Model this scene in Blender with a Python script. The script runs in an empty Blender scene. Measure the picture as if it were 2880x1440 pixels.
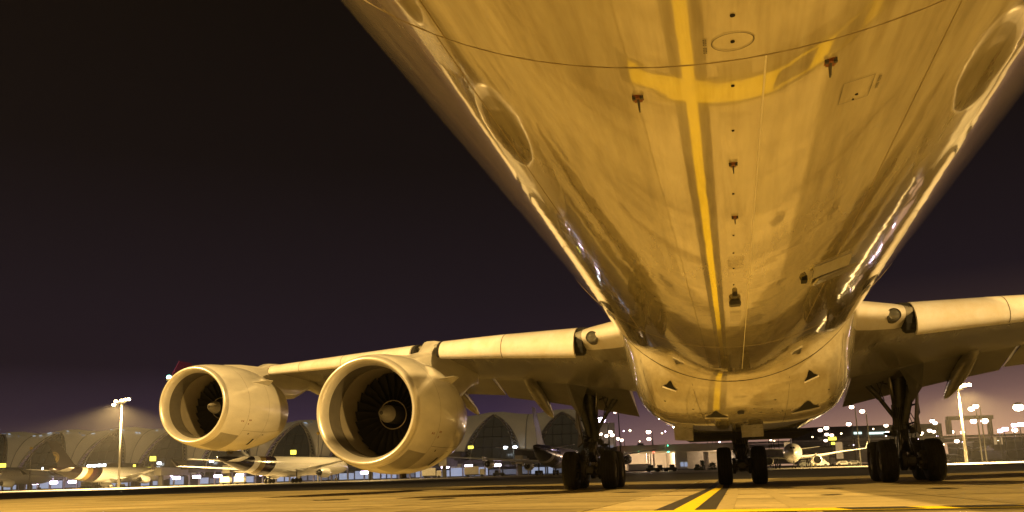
import bpy, bmesh, math, random
from mathutils import Vector, Matrix
random.seed(7)
PI = math.pi
scene = bpy.context.scene
COL = scene.collection

# ------------------------------------------------------------------ camera
CAM_O = Vector((-0.27, 0.0, 0.649))
FPX, YAW, PIT, ROL, PPX, PPY = 2330.0, 0.2770, 0.1590, -0.0303, 1384.0, 960.0
_d = Vector((-math.sin(YAW) * math.cos(PIT), math.cos(YAW) * math.cos(PIT), math.sin(PIT)))
_r = Vector((math.cos(YAW), math.sin(YAW), 0))
_u = _r.cross(_d)
_r2 = _r * math.cos(ROL) + _u * math.sin(ROL)
_u2 = -_r * math.sin(ROL) + _u * math.cos(ROL)
cam_data = bpy.data.cameras.new('camera')
cam = bpy.data.objects.new('camera', cam_data)
COL.objects.link(cam)
cam.matrix_world = Matrix(((_r2.x, _u2.x, -_d.x, CAM_O.x), (_r2.y, _u2.y, -_d.y, CAM_O.y),
                           (_r2.z, _u2.z, -_d.z, CAM_O.z), (0, 0, 0, 1)))
cam_data.sensor_width = 36.0
cam_data.lens = FPX / 2880 * 36.0
cam_data.shift_x = (1440 - PPX) / 2880
cam_data.shift_y = (PPY - 720) / 2880
cam_data.clip_start = 0.05
cam_data.clip_end = 6000
scene.camera = cam
FWD = Vector((-math.sin(YAW), math.cos(YAW), 0))      # level direction the camera faces
RGT = Vector((math.cos(YAW), math.sin(YAW), 0))
def at(x, y, D):
    """point of the place seen at photo position x, y at level distance D ahead of the photographer"""
    v = _d + _r2 * ((x - PPX) / FPX) - _u2 * ((y - PPY) / FPX)
    return CAM_O + v * (D / v.dot(FWD))
def gnd(x, D, z=-0.06):
    p = at(x, 1320, D); return Vector((p.x, p.y, z))

# ------------------------------------------------------------------ world: night sky over a lit city
world = bpy.data.worlds.new('World'); scene.world = world; world.use_nodes = True
wn, wl = world.node_tree.nodes, world.node_tree.links
wn.clear()
w_out = wn.new('ShaderNodeOutputWorld'); w_bg = wn.new('ShaderNodeBackground')
w_sky = wn.new('ShaderNodeTexSky'); w_sky.sky_type = 'NISHITA'; w_sky.sun_disc = False
w_sky.sun_elevation = math.radians(-9); w_sky.sun_rotation = math.radians(200)
w_tc = wn.new('ShaderNodeTexCoord'); w_sep = wn.new('ShaderNodeSeparateXYZ')
w_rmp = wn.new('ShaderNodeValToRGB'); w_add = wn.new('ShaderNodeMixRGB')
w_add.blend_type = 'ADD'; w_add.inputs[0].default_value = 0.02
cr = w_rmp.color_ramp
cr.elements[0].position = 0.0; cr.elements[0].color = (0.140, 0.090, 0.100, 1)
cr.elements[1].position = 1.0; cr.elements[1].color = (0.0016, 0.0011, 0.0011, 1)
for p, c in ((0.035, (0.090, 0.056, 0.080)), (0.075, (0.044, 0.027, 0.047)), (0.13, (0.0165, 0.0102, 0.0170)),
             (0.22, (0.0115, 0.0075, 0.0115)), (0.36, (0.0050, 0.0034, 0.0044)), (0.55, (0.0026, 0.0018, 0.0020))):
    e = cr.elements.new(p); e.color = (*c, 1)
wl.new(w_tc.outputs['Generated'], w_sep.inputs[0]); wl.new(w_sep.outputs['Z'], w_rmp.inputs[0])
# town glow: warmer and stronger toward the road side, duller over the far field
w_dot = wn.new('ShaderNodeVectorMath'); w_dot.operation = 'DOT_PRODUCT'; w_dot.inputs[1].default_value = (RGT.x, RGT.y, 0)
w_az = wn.new('ShaderNodeValToRGB'); az = w_az.color_ramp
az.elements[0].position = 0.25; az.elements[0].color = (0.80, 0.78, 0.60, 1); az.elements[1].position = 0.80; az.elements[1].color = (6.6, 5.8, 2.5, 1)
e = az.elements.new(0.50); e.color = (1.0, 0.92, 1.15, 1)
w_mr = wn.new('ShaderNodeMapRange'); w_mr.inputs['From Min'].default_value = -1; w_mr.inputs['From Max'].default_value = 1
w_mul = wn.new('ShaderNodeMixRGB'); w_mul.blend_type = 'MULTIPLY'; w_mul.inputs[0].default_value = 1
wl.new(w_tc.outputs['Generated'], w_dot.inputs[0]); wl.new(w_dot.outputs['Value'], w_mr.inputs[0]); wl.new(w_mr.outputs[0], w_az.inputs[0])
w_low = wn.new('ShaderNodeMapRange'); w_low.inputs['From Min'].default_value = 0.03; w_low.inputs['From Max'].default_value = 0.20; w_low.inputs['To Min'].default_value = 1.0; w_low.inputs['To Max'].default_value = 0.0
wl.new(w_sep.outputs['Z'], w_low.inputs[0]); wl.new(w_low.outputs[0], w_mul.inputs[0])
wl.new(w_rmp.outputs[0], w_mul.inputs[1]); wl.new(w_az.outputs[0], w_mul.inputs[2])
wl.new(w_mul.outputs[0], w_add.inputs[1]); wl.new(w_sky.outputs[0], w_add.inputs[2])
wl.new(w_add.outputs[0], w_bg.inputs[0]); wl.new(w_bg.outputs[0], w_out.inputs[0])
w_bg.inputs[1].default_value = 0.88

# ------------------------------------------------------------------ apron floodlights (sodium) behind the photographer
def flood(name, loc, aim, power, color, size=1.2, angle=75, blend=0.5):
    l = bpy.data.lights.new(name, 'SPOT'); l.energy = power; l.color = color
    l.spot_size = math.radians(angle); l.spot_blend = blend; l.shadow_soft_size = size
    o = bpy.data.objects.new(name, l); COL.objects.link(o); o.location = loc
    o.rotation_euler = (Vector(aim) - Vector(loc)).to_track_quat('-Z', 'Y').to_euler()
    return o
SODIUM = (1.0, 0.615, 0.19)
flood('apron_floodlight', (-55, -24, 45), (-5, 18, 2), 0.53e6, SODIUM, 0.9, 80)
flood('apron_floodlight', (55, -26, 45), (5, 18, 2), 0.37e6, SODIUM, 0.9, 80)

# ------------------------------------------------------------------ exposure and renderer
scene.view_settings.view_transform = 'Standard'
scene.view_settings.look = 'None'
scene.view_settings.exposure = 0.0
scene.view_settings.gamma = 1.0
scene.view_settings.use_curve_mapping = False
scene.cycles.use_denoising = True
try: scene.cycles.denoiser = 'OPENIMAGEDENOISE'
except Exception: pass
scene.cycles.max_bounces = 8
scene.cycles.diffuse_bounces = 4
scene.cycles.glossy_bounces = 4
scene.cycles.transmission_bounces = 4
scene.cycles.volume_bounces = 0
scene.cycles.sample_clamp_indirect = 6.0
scene.cycles.blur_glossy = 0.5

# ------------------------------------------------------------------ materials
MATS = {}
def new_mat(name):
    m = bpy.data.materials.new(name); m.use_nodes = True; MATS[name] = m
    nt = m.node_tree; b = nt.nodes['Principled BSDF']
    return m, nt.nodes, nt.links, b
def pbr(name, col, rough=0.5, metal=0.0, var=0.12, scale=3.0, bump=0.0, bscale=30.0, stretch=(1, 1, 1), coat=0.0, rvar=0.0, emit=None, estr=0.0):
    m, n, l, b = new_mat(name)
    b.inputs['Roughness'].default_value = rough; b.inputs['Metallic'].default_value = metal
    b.inputs['Coat Weight'].default_value = coat; b.inputs['Coat Roughness'].default_value = 0.04
    tc = n.new('ShaderNodeTexCoord'); mp = n.new('ShaderNodeMapping'); mp.inputs['Scale'].default_value = stretch
    l.new(tc.outputs['Object'], mp.inputs[0])
    nz = n.new('ShaderNodeTexNoise'); nz.inputs['Scale'].default_value = scale; nz.inputs['Detail'].default_value = 5
    l.new(mp.outputs[0], nz.inputs['Vector'])
    rp = n.new('ShaderNodeValToRGB'); rp.color_ramp.elements[0].position = 0.3; rp.color_ramp.elements[1].position = 0.75
    rp.color_ramp.elements[0].color = tuple(c * (1 - var) for c in col) + (1,)
    rp.color_ramp.elements[1].color = tuple(min(1, c * (1 + var)) for c in col) + (1,)
    l.new(nz.outputs[0], rp.inputs[0]); l.new(rp.outputs[0], b.inputs['Base Color'])
    if rvar:
        mr = n.new('ShaderNodeMapRange'); mr.inputs['To Min'].default_value = max(0.02, rough - rvar); mr.inputs['To Max'].default_value = rough + rvar
        l.new(nz.outputs[0], mr.inputs[0]); l.new(mr.outputs[0], b.inputs['Roughness'])
    if bump:
        nb = n.new('ShaderNodeTexNoise'); nb.inputs['Scale'].default_value = bscale; nb.inputs['Detail'].default_value = 3
        l.new(mp.outputs[0], nb.inputs['Vector'])
        bp = n.new('ShaderNodeBump'); bp.inputs['Strength'].default_value = bump; bp.inputs['Distance'].default_value = 0.02
        l.new(nb.outputs[0], bp.inputs['Height']); l.new(bp.outputs[0], b.inputs['Normal'])
    if emit:
        b.inputs['Emission Color'].default_value = (*emit, 1); b.inputs['Emission Strength'].default_value = estr
    return m
def glow(name, col, strength, lightit=False):
    m, n, l, b = new_mat(name)
    b.inputs['Base Color'].default_value = (*[0.3 * c for c in col], 1); b.inputs['Roughness'].default_value = 0.4
    b.inputs['Emission Color'].default_value = (*col, 1); b.inputs['Emission Strength'].default_value = strength
    m.cycles.emission_sampling = 'AUTO' if lightit else 'NONE'
    return m

def skin_paint(name, col, grime=0.35, rough=0.09, coat=1.0, streak=0.8):
    """glossy white airframe paint: faint ripples along the skin, grime streaks running aft, and dull patches"""
    m, n, l, b = new_mat(name)
    b.inputs['Roughness'].default_value = rough; b.inputs['IOR'].default_value = 1.5
    b.inputs['Coat Weight'].default_value = coat; b.inputs['Coat Roughness'].default_value = 0.025 if coat > .9 else .16; b.inputs['Coat IOR'].default_value = 1.6
    tc = n.new('ShaderNodeTexCoord')
    mp = n.new('ShaderNodeMapping'); mp.inputs['Scale'].default_value = (1.6, 0.22, 1.6); l.new(tc.outputs['Object'], mp.inputs[0])
    nz = n.new('ShaderNodeTexNoise'); nz.inputs['Scale'].default_value = 1.4; nz.inputs['Detail'].default_value = 6; nz.inputs['Roughness'].default_value = 0.62
    l.new(mp.outputs[0], nz.inputs['Vector'])
    mp2 = n.new('ShaderNodeMapping'); mp2.inputs['Scale'].default_value = (14, 0.9, 14); l.new(tc.outputs['Object'], mp2.inputs[0])
    nz2 = n.new('ShaderNodeTexNoise'); nz2.inputs['Scale'].default_value = 1.0; nz2.inputs['Detail'].default_value = 4
    l.new(mp2.outputs[0], nz2.inputs['Vector'])
    rp = n.new('ShaderNodeValToRGB'); rp.color_ramp.elements[0].position = 0.36; rp.color_ramp.elements[1].position = 0.60
    rp.color_ramp.elements[0].color = tuple(c * (1 - grime) * k for c, k in zip(col, (1, 0.95, 0.84))) + (1,)
    rp.color_ramp.elements[1].color = (*col, 1)
    l.new(nz.outputs[0], rp.inputs[0])
    rp2 = n.new('ShaderNodeValToRGB'); rp2.color_ramp.elements[0].position = 0.30; rp2.color_ramp.elements[1].position = 0.55
    rp2.color_ramp.elements[0].color = (0.66, 0.62, 0.52, 1); rp2.color_ramp.elements[1].color = (1, 1, 1, 1)
    l.new(nz2.outputs[0], rp2.inputs[0])
    mx = n.new('ShaderNodeMixRGB'); mx.blend_type = 'MULTIPLY'; mx.inputs[0].default_value = streak
    l.new(rp.outputs[0], mx.inputs[1]); l.new(rp2.outputs[0], mx.inputs[2]); l.new(mx.outputs[0], b.inputs['Base Color'])
    nb = n.new('ShaderNodeTexNoise'); nb.inputs['Scale'].default_value = 1.0; nb.inputs['Detail'].default_value = 2
    mp3 = n.new('ShaderNodeMapping'); mp3.inputs['Scale'].default_value = (1.1, 1.9, 1.1); l.new(tc.outputs['Object'], mp3.inputs[0]); l.new(mp3.outputs[0], nb.inputs['Vector'])
    bp = n.new('ShaderNodeBump'); bp.inputs['Strength'].default_value = 0.06; bp.inputs['Distance'].default_value = 0.03
    l.new(nb.outputs[0], bp.inputs['Height']); l.new(bp.outputs[0], b.inputs['Normal']); l.new(bp.outputs[0], b.inputs['Coat Normal'])
    return m

skin_paint('skin_white', (0.57, 0.525, 0.38), 0.38)
skin_paint('skin_fair', (0.74, 0.70, 0.56), 0.22, 0.16, streak=0.22)
skin_paint('skin_wing', (0.34, 0.335, 0.32), 0.30, 0.26, 0.45, 0.3)
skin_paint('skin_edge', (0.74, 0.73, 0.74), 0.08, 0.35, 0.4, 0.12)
pbr('cowl_white', (0.74, 0.725, 0.69), 0.28, var=0.13, scale=1.6, stretch=(1.6, 0.5, 1.6), coat=0.7)
pbr('lip_metal', (0.80, 0.78, 0.74), 0.32, metal=0.55, var=0.06, scale=4, rvar=0.06)
pbr('inlet_liner', (0.10, 0.092, 0.078), 0.45, var=0.15, scale=6, bump=0.1, bscale=90)
pbr('fan_case', (0.32, 0.285, 0.22), 0.35, metal=0.3, var=0.1)
pbr('fan_metal', (0.007, 0.0068, 0.0065), 0.6, metal=0.0, var=0.1)
pbr('spinner_grey', (0.24, 0.23, 0.20), 0.4, var=0.15, scale=8)
pbr('black_void', (0.006, 0.006, 0.006), 0.9, var=0)
pbr('seam_dark', (0.10, 0.085, 0.06), 0.7, var=0.2)
pbr('seam_soft', (0.27, 0.22, 0.13), 0.6, var=0.2)
pbr('seam_light', (0.72, 0.70, 0.62), 0.5, var=0.1)
pbr('panel_grey', (0.33, 0.32, 0.30), 0.35, var=0.1, coat=0.4)
pbr('primer_orange', (0.24, 0.085, 0.03), 0.55, var=0.3, scale=20)
pbr('gear_steel', (0.085, 0.085, 0.08), 0.42, metal=0.35, var=0.35, scale=6, rvar=0.12)
pbr('gear_dark', (0.045, 0.043, 0.04), 0.55, var=0.4, scale=9)
pbr('gear_bright', (0.36, 0.35, 0.33), 0.28, metal=0.9, var=0.1)
pbr('tyre_rubber', (0.018, 0.017, 0.016), 0.75, var=0.3, scale=14, bump=0.15, bscale=60)
pbr('wheel_hub', (0.26, 0.25, 0.24), 0.4, metal=0.5, var=0.3, scale=10)
pbr('flap_grey', (0.20, 0.195, 0.185), 0.35, var=0.12, scale=1.5, coat=0.3)
pbr('door_grey', (0.085, 0.083, 0.078), 0.45, var=0.2)
pbr('hose_black', (0.012, 0.012, 0.012), 0.5, var=0.1)
m_lens, _n, _l, _b = new_mat('lamp_glass'); _b.inputs['Base Color'].default_value = (0.10, 0.10, 0.09, 1); _b.inputs['Roughness'].default_value = 0.05; _b.inputs['Coat Weight'].default_value = 1
pbr('winglet_purple', (0.075, 0.018, 0.085), 0.25, var=0.1, coat=0.6)
glow('nav_green', (0.25, 1.0, 0.75), 14)

# ------------------------------------------------------------------ mesh building
class MB:
    def __init__(s): s.v = []; s.f = []
    def add(s, vs, fs):
        o = len(s.v); s.v += [tuple(p) for p in vs]; s.f += [tuple(i + o for i in q) for q in fs]; return s
    def box(s, c, d, M=None):
        hx, hy, hz = d[0] / 2, d[1] / 2, d[2] / 2
        vs = [Vector((x * hx, y * hy, z * hz)) for z in (-1, 1) for y in (-1, 1) for x in (-1, 1)]
        if M is not None: vs = [M @ p for p in vs]
        vs = [p + Vector(c) for p in vs]
        return s.add(vs, [(0, 2, 3, 1), (4, 5, 7, 6), (0, 1, 5, 4), (2, 6, 7, 3), (0, 4, 6, 2), (1, 3, 7, 5)])
    def hexa(s, p8):
        return s.add(p8, [(0, 2, 3, 1), (4, 5, 7, 6), (0, 1, 5, 4), (2, 6, 7, 3), (0, 4, 6, 2), (1, 3, 7, 5)])
    def loft(s, rings, closed=True, cap=(True, True)):
        n = len(rings[0]); vs = [p for r in rings for p in r]; fs = []
        for i in range(len(rings) - 1):
            for j in range(n if closed else n - 1):
                k = (j + 1) % n
                fs.append((i * n + j, i * n + k, (i + 1) * n + k, (i + 1) * n + j))
        if cap[0]: fs.append(tuple(range(n))[::-1])
        if cap[1]: fs.append(tuple((len(rings) - 1) * n + j for j in range(n)))
        return s.add(vs, fs)
    def tube(s, path, rad, n=10, cap=True):
        P = [Vector(p) for p in path]; R = rad if isinstance(rad, (list, tuple)) else [rad] * len(P)
        rings = []; prev = None
        for i, p in enumerate(P):
            t = (P[min(i + 1, len(P) - 1)] - P[max(i - 1, 0)]).normalized()
            a = prev if prev is not None else (Vector((0, 0, 1)) if abs(t.z) < 0.9 else Vector((1, 0, 0)))
            a = (a - t * a.dot(t))
            if a.length < 1e-5: a = t.orthogonal()
            a.normalize(); prev = a; b = t.cross(a)
            rings.append([p + (a * math.cos(2 * PI * k / n) + b * math.sin(2 * PI * k / n)) * R[i] for k in range(n)])
        return s.loft(rings, True, (cap, cap))
    def lathe(s, prof, o, axis='Y', n=48, cap=(False, False)):
        """profile of (along, radius) about an axis through o"""
        rings = []
        for a, r in prof:
            ring = []
            for k in range(n):
                c, q = math.cos(2 * PI * k / n) * r, math.sin(2 * PI * k / n) * r
                ring.append(Vector(o) + (Vector((c, a, q)) if axis == 'Y' else Vector((a, c, q)) if axis == 'X' else Vector((c, q, a))))
            rings.append(ring)
        return s.loft(rings, True, cap)
    def prism(s, poly, thick):
        """closed polygon of 3-D points pushed along a vector"""
        t = Vector(thick); n = len(poly)
        vs = [Vector(p) for p in poly] + [Vector(p) + t for p in poly]
        fs = [tuple(range(n))[::-1], tuple(range(n, 2 * n))] + [(j, (j + 1) % n, n + (j + 1) % n, n + j) for j in range(n)]
        return s.add(vs, fs)
    def build(s, name, mat, parent=None, smooth=False, bevel=0.0, off=None, recalc=True, auto=None):
        me = bpy.data.meshes.new(name); me.from_pydata(s.v, [], s.f); me.validate()
        if recalc or bevel:
            bm = bmesh.new(); bm.from_mesh(me)
            if bevel: bmesh.ops.bevel(bm, geom=bm.edges[:], offset=bevel, segments=2, affect='EDGES', clamp_overlap=True)
            if recalc: bmesh.ops.recalc_face_normals(bm, faces=bm.faces[:])
            bm.to_mesh(me); bm.free()
        if smooth:
            for p in me.polygons: p.use_smooth = True
            if auto is not None:
                try: me.set_sharp_from_angle(angle=math.radians(auto))
                except Exception: pass
        me.materials.append(MATS[mat])
        o = bpy.data.objects.new(name, me); COL.objects.link(o)
        if parent is not None:
            o.parent = parent
            if off is None and parent.parent is None: o.location = -parent.location
            elif off is not None: o.location = off
        return o
def mesh_obj(me, name, parent, loc=(0, 0, 0)):
    o = bpy.data.objects.new(name, me); COL.objects.link(o); o.parent = parent; o.location = loc; return o
def tag(o, label=None, cat=None, group=None, kind=None):
    if label: o['label'] = label
    if cat: o['category'] = cat
    if group: o['group'] = group
    if kind: o['kind'] = kind
    return o
def empty(name, loc=(0, 0, 0), rz=0.0):
    o = bpy.data.objects.new(name, None); COL.objects.link(o); o.location = loc; o.rotation_euler = (0, 0, rz); o.empty_display_size = 0.5; return o
def copy_tree(o, parent=None):
    c = o.copy(); COL.objects.link(c); c.parent = parent
    for ch in [x for x in bpy.data.objects if x.parent == o]: copy_tree(ch, c)
    return c
def lerp(a, b, t): return a + (b - a) * t
def interp(tab, x):
    if x <= tab[0][0]: return tab[0][1:]
    for a, b in zip(tab, tab[1:]):
        if x <= b[0]:
            t = (x - a[0]) / (b[0] - a[0]); return tuple(lerp(p, q, t) for p, q in zip(a[1:], b[1:]))
    return tab[-1][1:]
# ================================================================== ground
def concrete(name, col, joints=False):
    m, n, l, b = new_mat(name)
    tc = n.new('ShaderNodeTexCoord'); geo = n.new('ShaderNodeNewGeometry')
    n1 = n.new('ShaderNodeTexNoise'); n1.inputs['Scale'].default_value = 0.35; n1.inputs['Detail'].default_value = 8; n1.inputs['Roughness'].default_value = 0.65
    mp = n.new('ShaderNodeMapping'); mp.inputs['Scale'].default_value = (0.5, 1.6, 1); mp.inputs['Rotation'].default_value = (0, 0, 0.2)
    l.new(geo.outputs['Position'], mp.inputs[0]); l.new(mp.outputs[0], n1.inputs['Vector'])
    n2 = n.new('ShaderNodeTexNoise'); n2.inputs['Scale'].default_value = 9; n2.inputs['Detail'].default_value = 6
    l.new(geo.outputs['Position'], n2.inputs['Vector'])
    r1 = n.new('ShaderNodeValToRGB'); r1.color_ramp.elements[0].position = 0.34; r1.color_ramp.elements[1].position = 0.62
    r1.color_ramp.elements[0].color = tuple(c * 0.55 for c in col) + (1,); r1.color_ramp.elements[1].color = (*col, 1)
    l.new(n1.outputs[0], r1.inputs[0])
    r2 = n.new('ShaderNodeValToRGB'); r2.color_ramp.elements[0].position = 0.3; r2.color_ramp.elements[1].position = 0.7
    r2.color_ramp.elements[0].color = (0.78, 0.78, 0.78, 1); r2.color_ramp.elements[1].color = (1.1, 1.1, 1.1, 1)
    l.new(n2.outputs[0], r2.inputs[0])
    mx = n.new('ShaderNodeMixRGB'); mx.blend_type = 'MULTIPLY'; mx.inputs[0].default_value = 1
    l.new(r1.outputs[0], mx.inputs[1]); l.new(r2.outputs[0], mx.inputs[2])
    n3 = n.new('ShaderNodeTexNoise'); n3.inputs['Scale'].default_value = 1.0; n3.inputs['Detail'].default_value = 4; n3.inputs['Distortion'].default_value = 0.6
    mp3 = n.new('ShaderNodeMapping'); mp3.inputs['Scale'].default_value = (0.16, 1.5, 1); mp3.inputs['Rotation'].default_value = (0, 0, -0.28)
    l.new(geo.outputs['Position'], mp3.inputs[0]); l.new(mp3.outputs[0], n3.inputs['Vector'])
    r3 = n.new('ShaderNodeValToRGB'); r3.color_ramp.elements[0].position = 0.34; r3.color_ramp.elements[1].position = 0.47
    r3.color_ramp.elements[0].color = (0.36, 0.33, 0.29, 1); r3.color_ramp.elements[1].color = (1, 1, 1, 1)
    l.new(n3.outputs[0], r3.inputs[0]); my = n.new('ShaderNodeMixRGB'); my.blend_type = 'MULTIPLY'; my.inputs[0].default_value = 0.85
    l.new(mx.outputs[0], my.inputs[1]); l.new(r3.outputs[0], my.inputs[2]); l.new(my.outputs[0], b.inputs['Base Color'])
    b.inputs['Roughness'].default_value = 0.62
    bp = n.new('ShaderNodeBump'); bp.inputs['Strength'].default_value = 0.25; bp.inputs['Distance'].default_value = 0.01
    l.new(n2.outputs[0], bp.inputs['Height']); l.new(bp.outputs[0], b.inputs['Normal'])
    return m
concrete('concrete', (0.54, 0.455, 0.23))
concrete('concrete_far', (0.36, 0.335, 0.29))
concrete('asphalt', (0.042, 0.040, 0.037))
pbr('joint_black', (0.03, 0.028, 0.025), 0.8, var=0.2)
def worn_paint(name, col, under):
    m, n, l, b = new_mat(name)
    geo = n.new('ShaderNodeNewGeometry'); nz = n.new('ShaderNodeTexNoise'); nz.inputs['Scale'].default_value = 5; nz.inputs['Detail'].default_value = 8; nz.inputs['Roughness'].default_value = 0.7
    l.new(geo.outputs['Position'], nz.inputs['Vector'])
    rp = n.new('ShaderNodeValToRGB'); rp.color_ramp.elements[0].position = 0.30; rp.color_ramp.elements[1].position = 0.47
    rp.color_ramp.elements[0].color = (*under, 1); rp.color_ramp.elements[1].color = (*col, 1)
    l.new(nz.outputs[0], rp.inputs[0]); l.new(rp.outputs[0], b.inputs['Base Color']); b.inputs['Roughness'].default_value = 0.55
    return m
worn_paint('line_yellow', (0.80, 0.63, 0.008), (0.50, 0.36, 0.03))
worn_paint('line_black', (0.030, 0.029, 0.027), (0.06, 0.055, 0.05))

def gz(Y):
    """the apron falls gently away from the photographer"""
    return 0.22 if Y < 9 else 0.0 if Y > 28 else 0.22 * (28 - Y) / 19.0

apron = MB().add([(-2500, -900, -0.06), (2500, -900, -0.06), (2500, 3500, -0.06), (-2500, 3500, -0.06)], [(0, 1, 2, 3)]).build('ground', 'concrete_far')
tag(apron, 'wide concrete apron reaching to the terminal', kind='structure')
slabs = MB().add([(-49, -29.1, -0.03), (49, -29.1, -0.03), (49, 47, -0.03), (-49, 47, -0.03)], [(0, 1, 2, 3)]).build('apron', 'joint_black')
tag(slabs, 'pale concrete apron slabs under the airliner', kind='structure')
rows = [-29, -19.5, -10, -0.5, 9, 18.5, 28, 37.5, 46.9]
for j in range(len(rows) - 1):
    y0, y1 = rows[j] + 0.02, rows[j + 1] - 0.02
    z0, z1 = gz(y0), gz(y1)
    sm = MB().hexa([(-3.478, y0, -0.05), (3.478, y0, -0.05), (-3.478, y1, -0.05), (3.478, y1, -0.05),
                    (-3.478, y0, z0), (3.478, y0, z0), (-3.478, y1, z1), (3.478, y1, z1)])
    first = None
    for i in range(-6, 7):
        if first is None:
            first = sm.build('slab', 'concrete', slabs, off=(0, 0, 0)); first.location = (i * 7.0 + 1.6, 0, 0)
        else: mesh_obj(first.data, 'slab', slabs, (i * 7.0 + 1.6, 0, 0))
# darker taxiway strip crossing behind the aircraft, parallel to the terminal
tw = MB()
a0, a1, b0, b1 = gnd(-3200, 50), gnd(5600, 47), gnd(-3200, 150), gnd(5600, 128)
for p in (a0, a1, b0, b1): p.z = -0.05
tw.add([a0, a1, b1, b0], [(0, 1, 2, 3)])
tag(tw.build('taxiway', 'asphalt'), 'dark asphalt taxiway behind the airliner', kind='structure')

def strip(name, mat, x0, x1, ys, dz):
    m = MB(); vs = []; fs = []
    for i, y in enumerate(ys):
        vs += [(x0, y, gz(y) + dz), (x1, y, gz(y) + dz)]
        if i: fs.append((2 * i - 2, 2 * i - 1, 2 * i + 1, 2 * i))
    return tag(m.add(vs, fs).build(name, mat), kind='structure')
YS = [-28, -10, 9, 18.5, 28, 45]
LX, LW = -0.80, 0.105
strip('yellow_line', 'line_yellow', LX - LW, LX + LW, YS, 0.008)
strip('line_border', 'line_black', LX - LW - 0.21, LX - LW, YS, 0.004)
strip('line_border', 'line_black', LX + LW, LX + LW + 0.21, YS, 0.004)
# crossing stop bar: yellow, blocked with black on its right half
CY0, CY1 = 8.36, 8.84
tag(MB().add([(-1.9, CY0, 0.228), (LX - LW, CY0, 0.228), (LX - LW, CY1, 0.228), (-1.9, CY1, 0.228)], [(0, 1, 2, 3)]).build('yellow_line', 'line_yellow'), kind='structure')
tag(MB().add([(LX + LW, CY0, 0.228), (9, CY0, 0.228), (9, CY1, 0.228), (LX + LW, CY1, 0.228)], [(0, 1, 2, 3)]).build('yellow_line', 'line_yellow'), kind='structure')
tag(MB().add([(-2.1, CY0 - .10, 0.224), (9.2, CY0 - .10, 0.224), (9.2, CY1 + .10, 0.224), (-2.1, CY1 + .10, 0.224)], [(0, 1, 2, 3)]).build('line_border', 'line_black'), kind='structure')
bars = MB()
for k in range(8):
    x = 0.75 + k * 0.92
    bars.add([(x, CY0 + .05, 0.232), (x + .62, CY0 + .05, 0.232), (x + .50, CY1 - .05, 0.232), (x - .12, CY1 - .05, 0.232)], [(0, 1, 2, 3)])
tag(bars.build('line_blocks', 'line_black'), kind='structure')
# joint sealing and old tyre marks
pbr('line_red', (0.42, 0.10, 0.03), 0.6, var=0.3, scale=4)
tag(MB().add([(-16.6, 17.40, gz(17.4) + .006), (-14.0, 19.70, gz(19.7) + .006), (-14.0, 19.85, gz(19.85) + .006), (-16.6, 17.52, gz(17.52) + .006)], [(0, 1, 2, 3)]).build('red_line', 'line_red'), kind='structure')
# rubber laid down by earlier wheels, oil spots
worn_paint('rubber_mark', (0.40, 0.335, 0.17), (0.17, 0.145, 0.085)); worn_paint('oil_spot', (0.10, 0.085, 0.055), (0.05, 0.045, 0.03))
random.seed(11)
for x, w in ((-5.95, .34), (-4.7, .30), (4.65, .32), (6.0, .36), (-.32, .20), (.36, .22), (2.35, .18)):
    vs = []; fs = []; ys = [-28, -10, 9, 18.5, 28, 36]
    for i, y in enumerate(ys):
        dx = random.uniform(-.10, .10)
        vs += [(x + dx - w / 2, y, gz(y) + .0035), (x + dx + w / 2, y, gz(y) + .0035)]
        if i: fs.append((2 * i - 2, 2 * i - 1, 2 * i + 1, 2 * i))
    tag(MB().add(vs, fs).build('tyre_mark', 'rubber_mark'), kind='structure')
for x, y, r in ((.9, 24.6, .55), (1.9, 21.0, .28), (-3.1, 22.5, .4), (3.6, 18.0, .33), (-7.2, 19.0, .45), (1.2, 14.5, .22), (5.4, 22.0, .5), (-11, 21, .5)):
    n = 18; tag(MB().add([(x + math.cos(2 * PI * k / n) * r * random.uniform(.6, 1.15), y + math.sin(2 * PI * k / n) * r * 1.6 * random.uniform(.6, 1.15), gz(y + math.sin(2 * PI * k / n) * r * 1.6) + .013) for k in range(n)], [tuple(range(n))]).build('oil_stain', 'oil_spot'), kind='structure')
# ================================================================== the airliner overhead
YG = 31.45
PL = empty('airliner', (0, YG, 0))
tag(PL, 'white four-engined airliner towering overhead, seen from under its nose', 'airliner')
R0, ZC = 2.82, 5.21
FX = -0.11
def circ(y, r, zc, n=96, fx=0.0):
    return [(fx + math.sin(2 * PI * k / n) * r, y, zc - math.cos(2 * PI * k / n) * r) for k in range(n)]
prof = [(-18.3, 0.05, 4.55), (-18.1, 0.45, 4.58), (-17.5, 0.95, 4.66), (-16.4, 1.55, 4.80), (-15, 2.08, 4.95), (-13.2, 2.50, 5.08), (-11, 2.75, 5.17), (-9, 2.82, 5.21)]
prof += [(y, R0, ZC) for y in range(-8, 35)] + [(36, 2.80, 5.23), (39, 2.68, 5.36), (43, 2.36, 5.68), (47, 1.88, 6.15), (51, 1.30, 6.70), (54, 0.78, 7.15), (56, 0.35, 7.4)]
fus = MB().loft([circ(y, r, z, 96, FX) for y, r, z in prof]).build('fuselage', 'skin_white', PL, smooth=True)
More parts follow.
